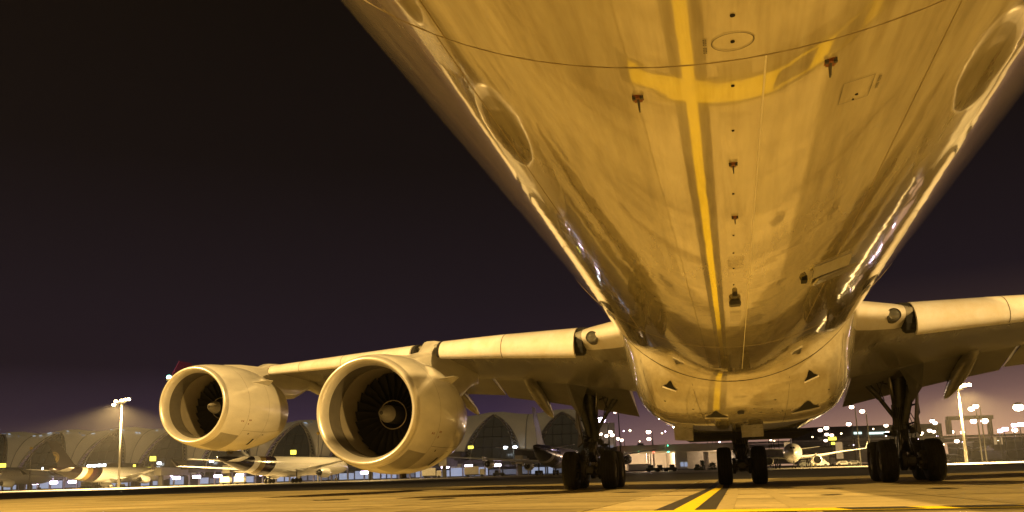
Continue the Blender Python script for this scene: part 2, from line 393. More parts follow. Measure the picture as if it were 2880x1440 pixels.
# skin joints: a ring round the barrel and lengthwise laps
def ring_seam(y, w, r=R0 + 0.002, mat='seam_dark', z0=ZC, name='skin_joint', rng=(-1.9, 1.9)):
    n = 90; m = MB(); vs = []; fs = []
    for k in range(n + 1):
        a = lerp(rng[0], rng[1], k / n)
        for yy, rr in ((y - w, r - .004), (y - w, r), (y + w, r), (y + w, r - .004)): vs.append((FX + math.sin(a) * rr, yy, z0 - math.cos(a) * rr))
    for k in range(n):
        for q in range(3): fs.append((4 * k + q, 4 * k + q + 1, 4 * k + q + 5, 4 * k + q + 4))
    return m.add(vs, fs).build(name, mat, PL)
ring_seam(3.53, 0.0026, mat='seam_soft'); ring_seam(12.6, 0.003, mat='seam_soft'); ring_seam(-5.4, 0.003, mat='seam_soft')
def lap_seam(a, y0, y1, w, mat):
    m = MB(); da = w / R0; vs = []
    for y in (y0, y1):
        for aa, rr in ((a - da, R0 - .003), (a - da, R0 + .002), (a + da, R0 + .002), (a + da, R0 - .003)): vs.append((FX + math.sin(aa) * rr, y, ZC - math.cos(aa) * rr))
    return m.add(vs, [(0, 1, 5, 4), (1, 2, 6, 5), (2, 3, 7, 6)]).build('skin_joint', mat, PL)
lap_seam(-0.50, -5.4, 3.53, 0.0022, 'seam_soft'); lap_seam(0.035, 3.53, 15.5, 0.004, 'seam_light')
lap_seam(0.32, 3.53, 12.6, 0.0013, 'seam_soft'); lap_seam(-0.52, 3.53, 12.6, 0.0013, 'seam_soft')
def on_belly(x, y, dz=0.0):
    return Vector((x, y, ZC - math.sqrt((R0 + dz) ** 2 - (x - FX) ** 2)))
# row of drains, access panels and masts along the keel
def drain(x, y, r):
    m = MB(); p = on_belly(x, y)
    r *= .62
    m.lathe([(-0.004, r), (0.02, r)], p, 'Z', 14, (True, False)); return m.build('drain_hole', 'black_void', PL)
for y, r in ((3.15, .016), (3.78, .013), (4.32, .011), (5.38, .012), (6.39, .012), (6.94, .012), (7.5, .012), (8.2, .012)):
    drain(-0.15, y, r)
def mast(x, y, s, mat, spike):
    p = on_belly(x, y)
    ro = MB().box(p + Vector((0, 0, .004)), (.075 * s, .10 * s, .03)).build('drain_mast', mat, PL, bevel=.008)
    for q in (-1, 1): MB().box(p + Vector((q * .026 * s, -.036 * s, -.008)), (.022 * s, .022 * s, .02)).build('bolt_head', 'gear_dark', ro)
    MB().loft([[(p.x - .008 * s, p.y - .03 * s, p.z), (p.x + .008 * s, p.y - .03 * s, p.z), (p.x + .008 * s, p.y + .05 * s, p.z), (p.x - .008 * s, p.y + .05 * s, p.z)],
               [(p.x - .005 * s, p.y + .04 * s, p.z - spike), (p.x + .005 * s, p.y + .04 * s, p.z - spike), (p.x + .005 * s, p.y + .08 * s, p.z - spike), (p.x - .005 * s, p.y + .08 * s, p.z - spike)]]).build('spike', 'gear_dark', ro)
mast(-0.59, 3.85, 0.7, 'primer_orange', .05); mast(0.27, 3.74, 0.7, 'primer_orange', .05)
mast(-0.15, 4.83, 0.65, 'primer_orange', .04); mast(-0.14, 5.91, 0.6, 'primer_orange', .04)
bx = MB().box(on_belly(-0.14, 9.0) + Vector((0, 0, -.03)), (.12, .16, .05)).build('vent_box', 'gear_dark', PL, bevel=.01)
MB().box(on_belly(-0.14, 8.6) + Vector((0, 0, -.02)), (.05, .12, .05)).build('drain_mast', 'gear_dark', PL, bevel=.008)
# oval access panel outlined in the skin with its fastener, and a squared one
def outline(pts, w, mat, name):
    m = MB(); n = len(pts); c = sum((Vector(p) for p in pts), Vector()) / n; vs = []; fs = []
    for p in pts:
        d = (Vector(p) - c); d.z = 0; d.normalize()
        for q in (Vector(p) - d * w, Vector(p) + d * w): vs.append(on_belly(q.x, q.y, .003))
    for k in range(n): a, b = 2 * k, 2 * ((k + 1) % n); fs.append((a, a + 1, b + 1, b))
    return m.add(vs, fs).build(name, mat, PL)
ov = outline([(-.15 + .085 * math.cos(t * PI / 18), 3.36 + .075 * math.sin(t * PI / 18), 0) for t in range(36)], .002, 'seam_dark', 'access_panel')
drain(-.15, 3.36, .014)
rc = [(.36, 4.02), (.50, 4.02), (.50, 4.26), (.36, 4.26)]; pts = []
for (ax, ay), (bx_, by_) in zip(rc, rc[1:] + rc[:1]): pts += [(lerp(ax, bx_, t / 8), lerp(ay, by_, t / 8), 0) for t in range(8)]
outline(pts, .0018, 'seam_dark', 'access_panel'); drain(.44, 4.2, .012); drain(.43, 4.25, .008)
# stencilled placards: two short lines of tiny capitals
def placard(x, y, n, pitch, w):
    m = MB()
    for k in range(n):
        if k == n // 2: continue
        for q in (-1, 1):
            px, py = x + q * w * .32, y + k * pitch
            m.add([on_belly(px - w * .22, py, .003), on_belly(px + w * .22, py, .003), on_belly(px + w * .22, py + pitch * .62, .003), on_belly(px - w * .22, py + pitch * .62, .003)], [(0, 1, 2, 3)])
    m.build('placard', 'seam_dark', PL)
placard(-.262, 3.31, 9, .014, .014); placard(.53, 4.06, 9, .016, .012)
# outflow valve: two thin plates standing proud on the right flank of the belly
def plate(a0, a1, y0, y1, r0, r1):
    m = MB(); P = lambda a, y, r: (FX + math.sin(a) * r, y, ZC - math.cos(a) * r)
    m.hexa([P(a0, y0, R0 + r0), P(a1, y0, R0 + r0), P(a0, y1, R0 + r1), P(a1, y1, R0 + r1), P(a0, y0, R0 + r0 + .02), P(a1, y0, R0 + r0 + .02), P(a0, y1, R0 + r1 + .02), P(a1, y1, R0 + r1 + .02)])
    return m.build('outflow_door', 'skin_wing', PL)
plate(.245, .37, 8.05, 8.42, .0, .03); plate(.265, .40, 8.46, 9.0, .05, .0)
MB().box(on_belly(.52, 8.50) + Vector((0, 0, -.01)), (.05, .16, .06)).build('door_hinge', 'black_void', PL)

# ---- belly fairing with ram air scoops
full = [(0, 1.75), (.8, 1.76), (1.45, 1.80), (1.95, 1.90), (2.3, 2.10), (2.56, 2.42), (2.77, 2.87), (2.93, 3.4), (3.06, 4.0), (3.06, 4.7), (2.96, 5.3), (2.72, 5.95)]
FSH = [0.0]
def fair_half(Y, off=0.0):
    t = max(0.0, min(1.0, (Y - 17.75) / 5.6)); t = math.sin(t * PI / 2) ** 0.62
    if Y > 31: t *= max(0.0, 1 - ((Y - 31) / 10.0) ** 2)
    out = []; t0 = t
    for i, (x, z) in enumerate(full):
        up = max(0.0, min(1.0, (z - 2.3) / 2.0)); t = t0
        if Y < 31: t = math.sin(max(0.0, min(1.0, (Y - 17.75) / (5.6 + 5.2 * up))) * PI / 2) ** (.62 + .6 * up)
        a = math.atan2(x, ZC - z); c = (math.sin(a) * (R0 - .02), ZC - math.cos(a) * (R0 - .02))
        out.append((lerp(c[0], x, t), lerp(c[1], z, t)))
    FSH[0] = FX * (1 - t0)
    return out
def smooth_half(h):
    o = []
    for i in range(len(h) - 1):
        p0, p1, p2, p3 = h[max(0, i - 1)], h[i], h[i + 1], h[min(len(h) - 1, i + 2)]
        if i == 0: p0 = (-h[1][0], h[1][1])
        for k in range(4):
            t = k / 4
            o.append(tuple(0.5 * (2 * b + (c - a) * t + (2 * a - 5 * b + 4 * c - d) * t * t + (3 * b - a - 3 * c + d) * t ** 3) for a, b, c, d in zip(p0, p1, p2, p3)))
    o.append(h[-1]); return o
rings = []
FY = [17.75 + .2 * k for k in range(30)] + [23.75 + .75 * k for k in range(24)]
for y in FY:
    h = smooth_half(fair_half(y)); fs_ = FSH[0]
    rings.append([(fs_ - x, y, z) for x, z in h[::-1]] + [(fs_ + x, y, z) for x, z in h[1:]])
fair = MB().loft(rings, closed=False, cap=(False, False)).build('belly_fairing', 'skin_fair', PL, smooth=True)
ring_seam(17.70, 0.04, R0 + .003, mat='black_void', rng=(-1.02, 1.02), name='fairing_joint')
def fair_pt(x, Y):
    h = smooth_half(fair_half(Y)); ax = abs(x - FSH[0])
    for (x0, z0), (x1, z1) in zip(h, h[1:]):
        if x0 <= ax <= x1: return Vector((x, Y, lerp(z0, z1, (ax - x0) / (x1 - x0 + 1e-9))))
    return Vector((x, Y, h[-1][1]))
def fair_n(x, Y):
    a = fair_pt(x + .03, Y) - fair_pt(x - .03, Y); b = fair_pt(x, Y + .05) - fair_pt(x, Y - .05)
    n = a.cross(b).normalized(); return n if n.z < 0 else -n
def scoop(x, Y, w, L):
    """flush air intake: a triangular mouth sunk in the fairing, its rear lip standing proud"""
    n = fair_n(x, Y); f = (Vector((0, 1, 0)) - n * n.y).normalized(); s = n.cross(f).normalized()
    c = fair_pt(x, Y)
    P = lambda u, v, h: c + s * u * w + f * v * L + n * h
    m = MB().add([P(0, -.5, .006), P(.12, -.3, .006), P(.25, .1, .006), P(.5, .42, .008), P(.5, .5, .01), P(-.5, .5, .01), P(-.5, .42, .008), P(-.25, .1, .006), P(-.12, -.3, .006)], [tuple(range(9))])
    o = m.build('air_scoop', 'black_void', PL)
    MB().hexa([P(-.54, .47, 0), P(.54, .47, 0), P(-.54, .75, 0), P(.54, .75, 0), P(-.52, .47, .045), P(.52, .47, .045), P(-.52, .75, .004), P(.52, .75, .004)]).build('scoop_lip', 'skin_fair', o)
SCOOPS = [(-1.48, 18.25, .30, .42), (1.37, 18.2, .30, .42), (-.60, 20.45, .52, .95), (1.43, 20.35, .62, 1.05)]
for q in SCOOPS: scoop(*q)
# panel joints and small fittings on the fairing face
def fair_line(pts, w, mat='seam_dark'):
    m = MB(); vs = []; fs = []
    for i, (x, y) in enumerate(pts):
        for q in (-w, w): vs.append(fair_pt(x + q, y) + fair_n(x, y) * .004)
        if i: fs.append((2 * i - 2, 2 * i - 1, 2 * i + 1, 2 * i))
    m.add(vs, fs).build('panel_joint', mat, PL)
for x0, x1 in ((-1.0, -.85), (.95, 1.02), (-2.05, -1.9), (2.05, 2.0)): fair_line([(lerp(x0, x1, k / 12), 17.95 + k * .42) for k in range(13)], .004)
for x, y in ((.42, 20.4), (.65, 20.1), (.9, 20.5), (.25, 19.9), (-1.1, 19.9), (-1.7, 19.5), (1.85, 19.6), (.7, 19.2)):
    p = fair_pt(x, y); MB().lathe([(-.01, .022), (.03, .026)], p, 'Z', 10, (True, False)).build('drain_hole', 'gear_dark', PL)
MB().box(fair_pt(-.04, 20.14) + Vector((0, 0, -.03)), (.15, .22, .06)).build('drain_mast', 'gear_dark', PL, bevel=.01)

# ---- wings
#        X     Yle   zle   chord  thick  drop
WING = [(2.2, 19.45, 3.98, 13.4, 2.3, .62), (3.0, 19.95, 3.98, 12.9, 2.15, .58), (3.6, 20.5, 4.02, 12.3, 1.9, .56), (3.95, 20.95, 4.10, 11.9, 1.5, .56), (6.7, 22.85, 4.45, 10.0, 1.22, .46),
        (9.4, 24.65, 4.72, 8.4, 1.0, .34), (14.0, 27.6, 5.0, 6.9, .78, .25), (19.2, 31.0, 5.38, 5.5, .60, .16), (25, 35.4, 5.9, 3.9, .42, .10), (30.2, 39.4, 6.42, 2.5, .26, .05)]
def naca(u): return 5 * (0.2969 * math.sqrt(u) - 0.1260 * u - 0.3516 * u * u + 0.2843 * u ** 3 - 0.1036 * u ** 4)
def wing_at(X): return interp(WING, X)
def foil(X, u, up, s):
    Yl, zl, c, t, dr = wing_at(X)
    h = naca(u) * t * (0.58 if up else -0.42)
    return Vector((s * X, Yl + u * c, zl - dr * u + h + .25 * t * (u if u < .4 else .4 * (1 - u) / .6) * (1 if up else .55)))
US = [0, .0015, .005, .012, .022, .035, .055, .08, .12, .17, .24, .32, .42, .52, .62, .70, .76]
def wing(s):
    rings = []
    xs = [2.2, 2.6, 3.0, 3.3, 3.6, 3.95, 5, 6.7, 8, 9.4, 11, 14, 16.5, 19.2, 22, 25, 28, 30.2]
    for X in xs:
        rings.append([foil(X, u, True, s) for u in US[::-1]] + [foil(X, u, False, s) for u in US[1:]])
    W = MB().loft(rings).build('wing', 'skin_wing', PL, smooth=True, auto=50)
    # paler skin puts the lit look of the root leading edge into colour, 4 mm proud
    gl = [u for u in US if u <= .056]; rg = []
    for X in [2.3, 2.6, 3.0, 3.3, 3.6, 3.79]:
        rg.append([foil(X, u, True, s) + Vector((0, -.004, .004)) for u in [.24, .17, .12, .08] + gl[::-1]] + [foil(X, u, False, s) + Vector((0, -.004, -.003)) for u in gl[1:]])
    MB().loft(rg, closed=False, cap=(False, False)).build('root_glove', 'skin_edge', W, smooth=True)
    return W
SLAT = [(3.9, 20.70, 3.93, .37), (6.7, 22.45, 4.26, .315), (8.9, 23.87, 4.50, .25), (18.2, 29.78, 5.13, .175), (25, 34.9, 5.68, .15), (30.2, 38.95, 6.25, .12)]
def slat(s, x0, x1, W):
    """extended leading edge slat: rounded nose, long upper skin, hollow rear face"""
    n = max(6, int((x1 - x0) / .8)); rings = []
    prof = [(3.0, 1.42), (2.2, 1.34), (1.5, 1.17), (1.0, .96), (.6, .70), (.3, .40), (.1, .10), (.0, -.2), (.02, -.48), (.12, -.72), (.32, -.90), (.6, -1.0), (.9, -1.03), (.92, -.95), (.75, -.55), (.85, -.05), (1.2, .55), (1.9, 1.05), (3.0, 1.38)]
    for k in range(n + 1):
        X = lerp(x0, x1, k / n); y, z, h = interp(SLAT, X)
        rings.append([(s * X, y + a * h, z + b * h) for a, b in prof])
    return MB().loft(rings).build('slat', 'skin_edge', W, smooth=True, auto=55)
def slat_joint(s, X, W):
    rings = []
    for x in (X - .012, X + .012):
        y, z, h = interp(SLAT, x)
        rings.append([(s * x, y + a * h - .003, z + b * h + .003 * (1 if b > 0 else -1)) for a, b in ((3.0, 1.42), (2.2, 1.34), (1.5, 1.17), (1.0, .96), (.6, .70), (.3, .40), (.1, .10), (.0, -.2), (.02, -.48), (.12, -.72), (.32, -.90), (.6, -1.0))])
    MB().loft(rings, closed=False, cap=(False, False)).build('slat_joint', 'seam_dark', W)
def slat_gap_shade(s, x0, x1, W):
    rings = []
    for X in (x0, x1):
        y, z, h = interp(SLAT, X)
        rings.append([(s * X, y + .10 + a * h, z + b * h + .03) for a, b in ((3.0, 1.40), (2.2, 1.30), (1.5, 1.12), (1.0, .90), (.6, .64), (.3, .34), (.12, .0), (.1, -.4), (.3, -.8), (.75, -.95), (1.6, -.7), (2.6, .1))])
    return MB().loft(rings).build('slat_gap_shade', 'black_void', W)  # solid black piece standing in for the shaded gap beside the slat
def flap(s, x0, x1, W, ang=16, ext=.25):
    n = max(3, int((x1 - x0) / 1.5)); rings = []; ca, sa = math.cos(math.radians(ang)), math.sin(math.radians(ang))
    for k in range(n + 1):
        X = lerp(x0, x1, k / n); Yl, zl, c, t, dr = wing_at(X)
        L = c * .27; b = foil(X, .735, False, s); b = b + Vector((0, ext * .6, .08 * t)); T = t * .20
        ring = []
        for u, w in ((0, 0), (.03, .55), (.12, .95), (.3, 1.0), (.6, .6), (1, .03), (1, -.03), (.6, -.3), (.3, -.4), (.12, -.42), (.03, -.3)):
            y, z = u * L, w * T * .6
            ring.append(b + Vector((0, y * ca + z * sa, -y * sa + z * ca)))
        rings.append(ring)
    return MB().loft(rings).build('flap', 'flap_grey', W, smooth=True, auto=40)
def track_fairing(s, X, y0, y1, z0, z1, depth, W):
    """canoe-shaped fairing, its rear half drooped with the flap to a sharp tip"""
    rings = []
    for k in range(17):
        t = k / 16; y = lerp(y0, y1, t); w = .46 * (math.sin(PI * min(1, (.05 + t * .95) ** .8)) ** .6) + .015; h = depth * (math.sin(PI * min(1, (.10 + t * .90) ** .9)) ** .7) + .02
        zc = lerp(z0, z1, t ** 1.15)
        rings.append([(s * X + math.cos(a) * w * .5, y, zc + math.sin(a) * h * .5 * (1 if math.sin(a) < 0 else .7)) for a in [2 * PI * q / 18 for q in range(18)]])
    return MB().loft(rings).build('flap_track_fairing', 'skin_wing', W, smooth=True)
def pylon(s, X, Y, Z, W):
    Yl, zl, c, t, dr = wing_at(X)
    rings = []
    for y, top, bot, w in ((Y + 1.5, Z + 1.60, Z + 1.3, .10), (Y + 2.1, Z + 1.72, Z + 1.2, .34), (Y + 3.0, Z + 1.82, Z + 1.1, .50), (Yl - .45, lerp(Z + 1.85, zl + .05, .55), Z + 1.0, .56), (Yl + .15, zl + .22, Z + .8, .60), (Yl + .9, zl + .3, Z + .65, .60),
                           (Yl + 2.2, zl + .1, Z + .75, .56), (Yl + 3.8, zl - .1, Z + 1.35, .42), (Yl + 5.0, zl - .25, zl - .75, .2)):
        r = min(w * .5, .18); ring = []
        for sx, zz, sg in ((1, top, -1), (-1, top, -1), (-1, bot, 1), (1, bot, 1)):
            for q in range(4):
                a = q / 3 * PI / 2
                if (sx, zz) == (1, top): dx, dz = math.cos(a) * r, math.sin(a) * r
                elif (sx, zz) == (-1, top): dx, dz = -math.sin(a) * r, math.cos(a) * r
                elif (sx, zz) == (-1, bot): dx, dz = -math.cos(a) * r, -math.sin(a) * r
                else: dx, dz = math.sin(a) * r, -math.cos(a) * r
                ring.append((s * X + sx * (w / 2 - r) + dx, y, zz + sg * r + dz))
        rings.append(ring)
    return MB().loft(rings).build('pylon', 'cowl_white', PL, smooth=True, auto=35)
def engine(s, X, Y, Z):
    o = (s * X, Y, Z)
    cowl = [(.20, 1.455), (.34, 1.50), (.6, 1.545), (1.0, 1.60), (1.5, 1.64), (2.0, 1.66), (2.6, 1.655), (3.2, 1.60), (3.8, 1.50), (4.4, 1.36), (4.75, 1.27), (4.72, 1.24), (4.0, 1.20)]
    E = MB().lathe(cowl, o, 'Y', 80).build('engine', 'cowl_white', PL, smooth=True, auto=50)
    lip = [(.36, 1.215), (.24, 1.232), (.13, 1.262), (.05, 1.302), (.01, 1.335), (0, 1.36), (.015, 1.39), (.05, 1.415), (.11, 1.437), (.20, 1.457)]
    MB().lathe(lip, o, 'Y', 96).build('inlet_lip', 'lip_metal', E, smooth=True)
    MB().lathe([(.355, 1.217), (.6, 1.205), (.8, 1.21), (.98, 1.22)], o, 'Y', 80).build('inlet_liner', 'inlet_liner', E, smooth=True)
    MB().lathe([(.98, 1.235), (1.0, 1.235), (1.0, 1.215), (1.03, 1.215), (1.03, 1.24)], o, 'Y', 80).build('liner_joint', 'seam_dark', E)
    MB().lathe([(1.03, 1.22), (1.5, 1.235), (2.35, 1.235)], o, 'Y', 80).build('fan_case', 'fan_case', E, smooth=True)
    MB().lathe([(2.35, 0.05), (2.35, 1.24)], o, 'Y', 48).build('fan_duct', 'black_void', E)  # black disc in place of the unlit duct behind the fan
    sp = MB().lathe([(1.02, .012), (1.05, .05), (1.13, .11), (1.24, .17), (1.38, .225), (1.48, .245)], o, 'Y', 40, (True, False)).build('spinner', 'spinner_grey', E, smooth=True)
    MB().lathe([(1.48, .243), (1.54, .25), (2.2, .26)], o, 'Y', 32).build('fan_hub', 'black_void', sp, smooth=True)
    MB().lathe([(1.012, .004), (1.02, .028), (1.05, .055)], o, 'Y', 20, (True, False)).build('spinner_tip', 'gear_dark', sp, smooth=True)
    fan = MB(); nb = 26
    for k in range(nb):
        a = 2 * PI * k / nb; pts = []
        for r, tw, ch in ((.34, .25, .30), (.6, .55, .34), (.9, .85, .36), (1.22, 1.05, .34)):
            for q in (-.5, .5):
                da = q * ch * math.sin(tw) / r; dy = q * ch * math.cos(tw)
                pts.append((o[0] + math.cos(a + da) * r, o[1] + 2.05 + dy, o[2] + math.sin(a + da) * r))
        fan.add(pts, [(0, 1, 3, 2), (2, 3, 5, 4), (4, 5, 7, 6)])
    fan.build('fan', 'black_void', E, smooth=True, recalc=False)  # fan and hub black: the unlit intake depth is put into their colour
    MB().lathe([(1.86, .385), (1.84, .40), (1.86, .415), (1.9, .40)], o, 'Y', 40).build('spinner_ring', 'fan_case', sp, smooth=True)
    MB().lathe([(3.4, 1.0), (4.2, .95), (5.0, .80), (5.9, .58), (5.88, .54), (5.0, .5)], o, 'Y', 40).build('core_cowl', 'gear_steel', E, smooth=True, auto=50)
    MB().lathe([(5.0, .42), (5.9, .34), (6.7, .03)], o, 'Y', 28, (False, True)).build('exhaust_plug', 'gear_steel', E, smooth=True)
    MB().lathe([(4.0, 1.21), (4.0, .9)], o, 'Y', 40).build('nozzle_shadow_gap', 'gear_dark', E)
    def rad(y): return interp([(a, b) for a, b in cowl[:11]], y)[0]
    def patch(name, mat, ya, yb, a0, a1, ny=8, na=12, h=.004, par=E, skew=0.0):
        vs = []; fs = []
        for i in range(ny + 1):
            y = lerp(ya, yb, i / ny)
            for j in range(na + 1):
                a = lerp(a0, a1, j / na); yy = y + skew * (a - a0); r = rad(yy) + h
                vs.append((o[0] + math.sin(a) * r, o[1] + yy, o[2] - math.cos(a) * r))
        for i in range(ny):
            for j in range(na): q = i * (na + 1) + j; fs.append((q, q + 1, q + na + 2, q + na + 1))
        return MB().add(vs, fs).build(name, mat, par, smooth=True)
    # angles run from the bottom; the inboard side is -s
    g = 1.0
    patch('service_panel', 'panel_grey', .30, 1.28, g * .12, g * .80)
    for y, a0, a1 in ((1.30, -2.6, 2.6), (2.62, -2.6, 2.6)): patch('cowl_joint', 'seam_dark', y, y + .010, a0, a1, 1, 60, .002)
    for a in (.03, .95, -.95): patch('cowl_joint', 'seam_dark', 1.32, 4.3, a, a + .006, 20, 1, .002)
    for k in range(5): patch('latch', 'panel_grey', 1.55 + k * .55, 1.63 + k * .55, .045, .10, 1, 2, .006)
    patch('vent_slot', 'black_void', 2.30, 2.42, .52, .74, 2, 4); patch('latch', 'seam_dark', 1.72, 1.80, .86, .90, 1, 2); patch('drain_hole', 'seam_dark', 2.75, 2.85, .86, .88, 1, 2)
    for y, a in ((.98, 1.16), (1.08, 1.16), (1.42, 1.20), (1.50, 1.20), (1.42, 1.11)): patch('placard', 'primer_orange', y, y + .05, a, a + .035, 1, 2)
    for sd in ((1,) if s < 0 else (-1,)):
        a = PI - .98; n = Vector((math.sin(a) * sd, 0, -math.cos(a)))
        t = Vector((n.z, 0, -n.x)) * .012
        base = Vector(o)
        q = [base + Vector((0, 1.75, 0)) + n * (rad(1.75) - .02), base + Vector((0, 2.55, 0)) + n * (rad(2.5) + .26), base + Vector((0, 2.95, 0)) + n * (rad(2.9) + .30), base + Vector((0, 3.05, 0)) + n * (rad(3.0) - .02)]
        MB().prism([p - t for p in q], t * 2).build('strake', 'cowl_white', E)
    MB().box((o[0] + .02, o[1] + 2.5, o[2] - 1.70), (.10, .30, .14)).build('drain_mast', 'gear_dark', E, bevel=.02)
    return E
ENG = ((9.37, 19.75, 2.384), (19.22, 26.1, 3.50))
for s in (-1, 1):
    W = wing(s)
    for xj in (6.35, 13.6, 16.2, 23.2, 26.4): slat_joint(s, xj, W)
    slat(s, 4.02, 8.75, W); slat_gap_shade(s, 3.80, 4.02, W); slat_gap_shade(s, 8.76, 8.92, W); slat_gap_shade(s, 9.9, 10.04, W); slat(s, 10.05, 18.35, W); slat(s, 20.1, 29.6, W)
    flap(s, 3.7, 9.0, W); flap(s, 9.15, 21.0, W, 14); flap(s, 21.1, 30.0, W, 4, .05)
    track_fairing(s, 7.42, 29.6, 34.3, 4.15, 2.92, .72, W); track_fairing(s, 10.9, 30.4, 35.0, 4.45, 3.25, .66, W)
    track_fairing(s, 15.6, 32.4, 37.0, 4.8, 4.0, .55, W); track_fairing(s, 22.5, 35.8, 39.4, 5.5, 5.0, .45, W)
    # landing light sunk in the root leading edge
    c = foil(3.45, .006, False, s) + Vector((0, -.15, .03))
    ll = MB().lathe([(.30, .155), (-.005, .155), (-.015, .145), (-.005, .135)], c, 'Y', 28).build('landing_light', 'gear_dark', W, smooth=True, auto=40)
    MB().lathe([(-.03, .01), (-.022, .07), (.0, .125), (.02, .138)], c, 'Y', 24, (True, False)).build('lens', 'lamp_glass', ll, smooth=True)
    MB().lathe([(.05, .01), (.03, .06), (.012, .10)], c + Vector((0, -.03, 0)), 'Y', 20, (True, False)).build('bulb', 'gear_steel', ll, smooth=True)
    for X, Y, Z in ENG:
        pylon(s, X, Y, Z, W); engine(s, X, Y, Z)
    # tip fence
    wl_ = MB().prism([(s * 30.4, 39.5, 6.42), (s * 30.3, 41.6, 6.40), (s * 31.05, 42.3, 7.75), (s * 31.05, 41.2, 7.75)], (s * .06, 0, 0)).build('winglet', 'winglet_purple', W)
    tipb = MB().lathe([(-.5, .02), (-.3, .10), (.2, .16), (1.4, .12), (2.2, .03)], (s * 30.3, 39.6, 6.40), 'Y', 16, (True, True)).build('wing_tip', 'skin_wing', W, smooth=True)
    if s < 0: MB().lathe([(-.12, .01), (-.08, .09), (.05, .13), (.2, .05)], (s * 30.35, 39.35, 6.55), 'Y', 14, (True, True)).build('navigation_light', 'nav_green', W, smooth=True)

# tail surfaces
def slab_fin(name, pts, thick, mat='skin_white'):
    rings = []
    for (yl, yt, x, z) in pts:
        ring = []
        for u, w in ((0, 0), (.08, .6), (.3, 1), (.6, .8), (1, .05), (1, -.05), (.6, -.8), (.3, -1), (.08, -.6)):
            ring.append((x, lerp(yl, yt, u), z, w))
        rings.append(ring)
    return rings
def fin(name, root, tip, thick, vert, mat):
    rings = []
    for (x, yl, yt, z, th) in (root, tip):
        ring = []
        for u, w in ((0, 0), (.06, .6), (.25, 1), (.55, .85), (1, .06), (1, -.06), (.55, -.85), (.25, -1), (.06, -.6)):
            y = lerp(yl, yt, u); ring.append((x + w * th, y, z) if vert else (x, y, z + w * th))
        rings.append(ring)
    return MB().loft(rings).build(name, mat, PL, smooth=True, auto=40)
fin('tail_fin', (0, 43.5, 53.5, 7.3, .45), (0, 53, 57, 16.2, .15), 0, True, 'winglet_purple')
for s in (-1, 1): fin('stabilizer', (s * .6, 47, 53, 7.1, .3), (s * 9.7, 54, 56.6, 8.1, .1), 0, False, 'skin_wing')
# ---- landing gear
tyre_prof = [(-.20, .30), (-.245, .36), (-.262, .46), (-.262, .55), (-.245, .625), (-.205, .672), (-.155, .692), (-.150, .682), (-.138, .682), (-.133, .696), (-.058, .700), (-.053, .688), (-.041, .688), (-.036, .700),
             (.036, .700), (.041, .688), (.053, .688), (.058, .700), (.133, .696), (.138, .682), (.150, .682), (.155, .692), (.205, .672), (.245, .625), (.262, .55), (.262, .46), (.245, .36), (.20, .30)]
TY = MB().lathe(tyre_prof, (0, 0, 0), 'X', 56); HB = MB()
HB.lathe([(-.21, .31), (-.22, .29), (-.15, .26), (-.13, .18), (-.17, .15), (-.19, .09), (-.20, .02)], (0, 0, 0), 'X', 32, (False, True))
HB.lathe([(.20, .02), (.19, .09), (.17, .15), (.13, .18), (.15, .26), (.22, .29), (.21, .31)], (0, 0, 0), 'X', 32, (True, False))
for k in range(9):
    a = 2 * PI * k / 9
    HB.box((0, math.cos(a) * .225, math.sin(a) * .225), (.31, .045, .045))
_t = TY.build('tyre', 'tyre_rubber', smooth=True, auto=38); _h = HB.build('wheel_hub', 'wheel_hub', smooth=True, auto=38)
TM, HM = _t.data, _h.data
bpy.data.objects.remove(_t); bpy.data.objects.remove(_h)
def wheel(parent, x, y, z=.69):
    mesh_obj(TM, 'tyre', parent, (x, y, z)); mesh_obj(HM, 'wheel_hub', parent, (x, y, z))
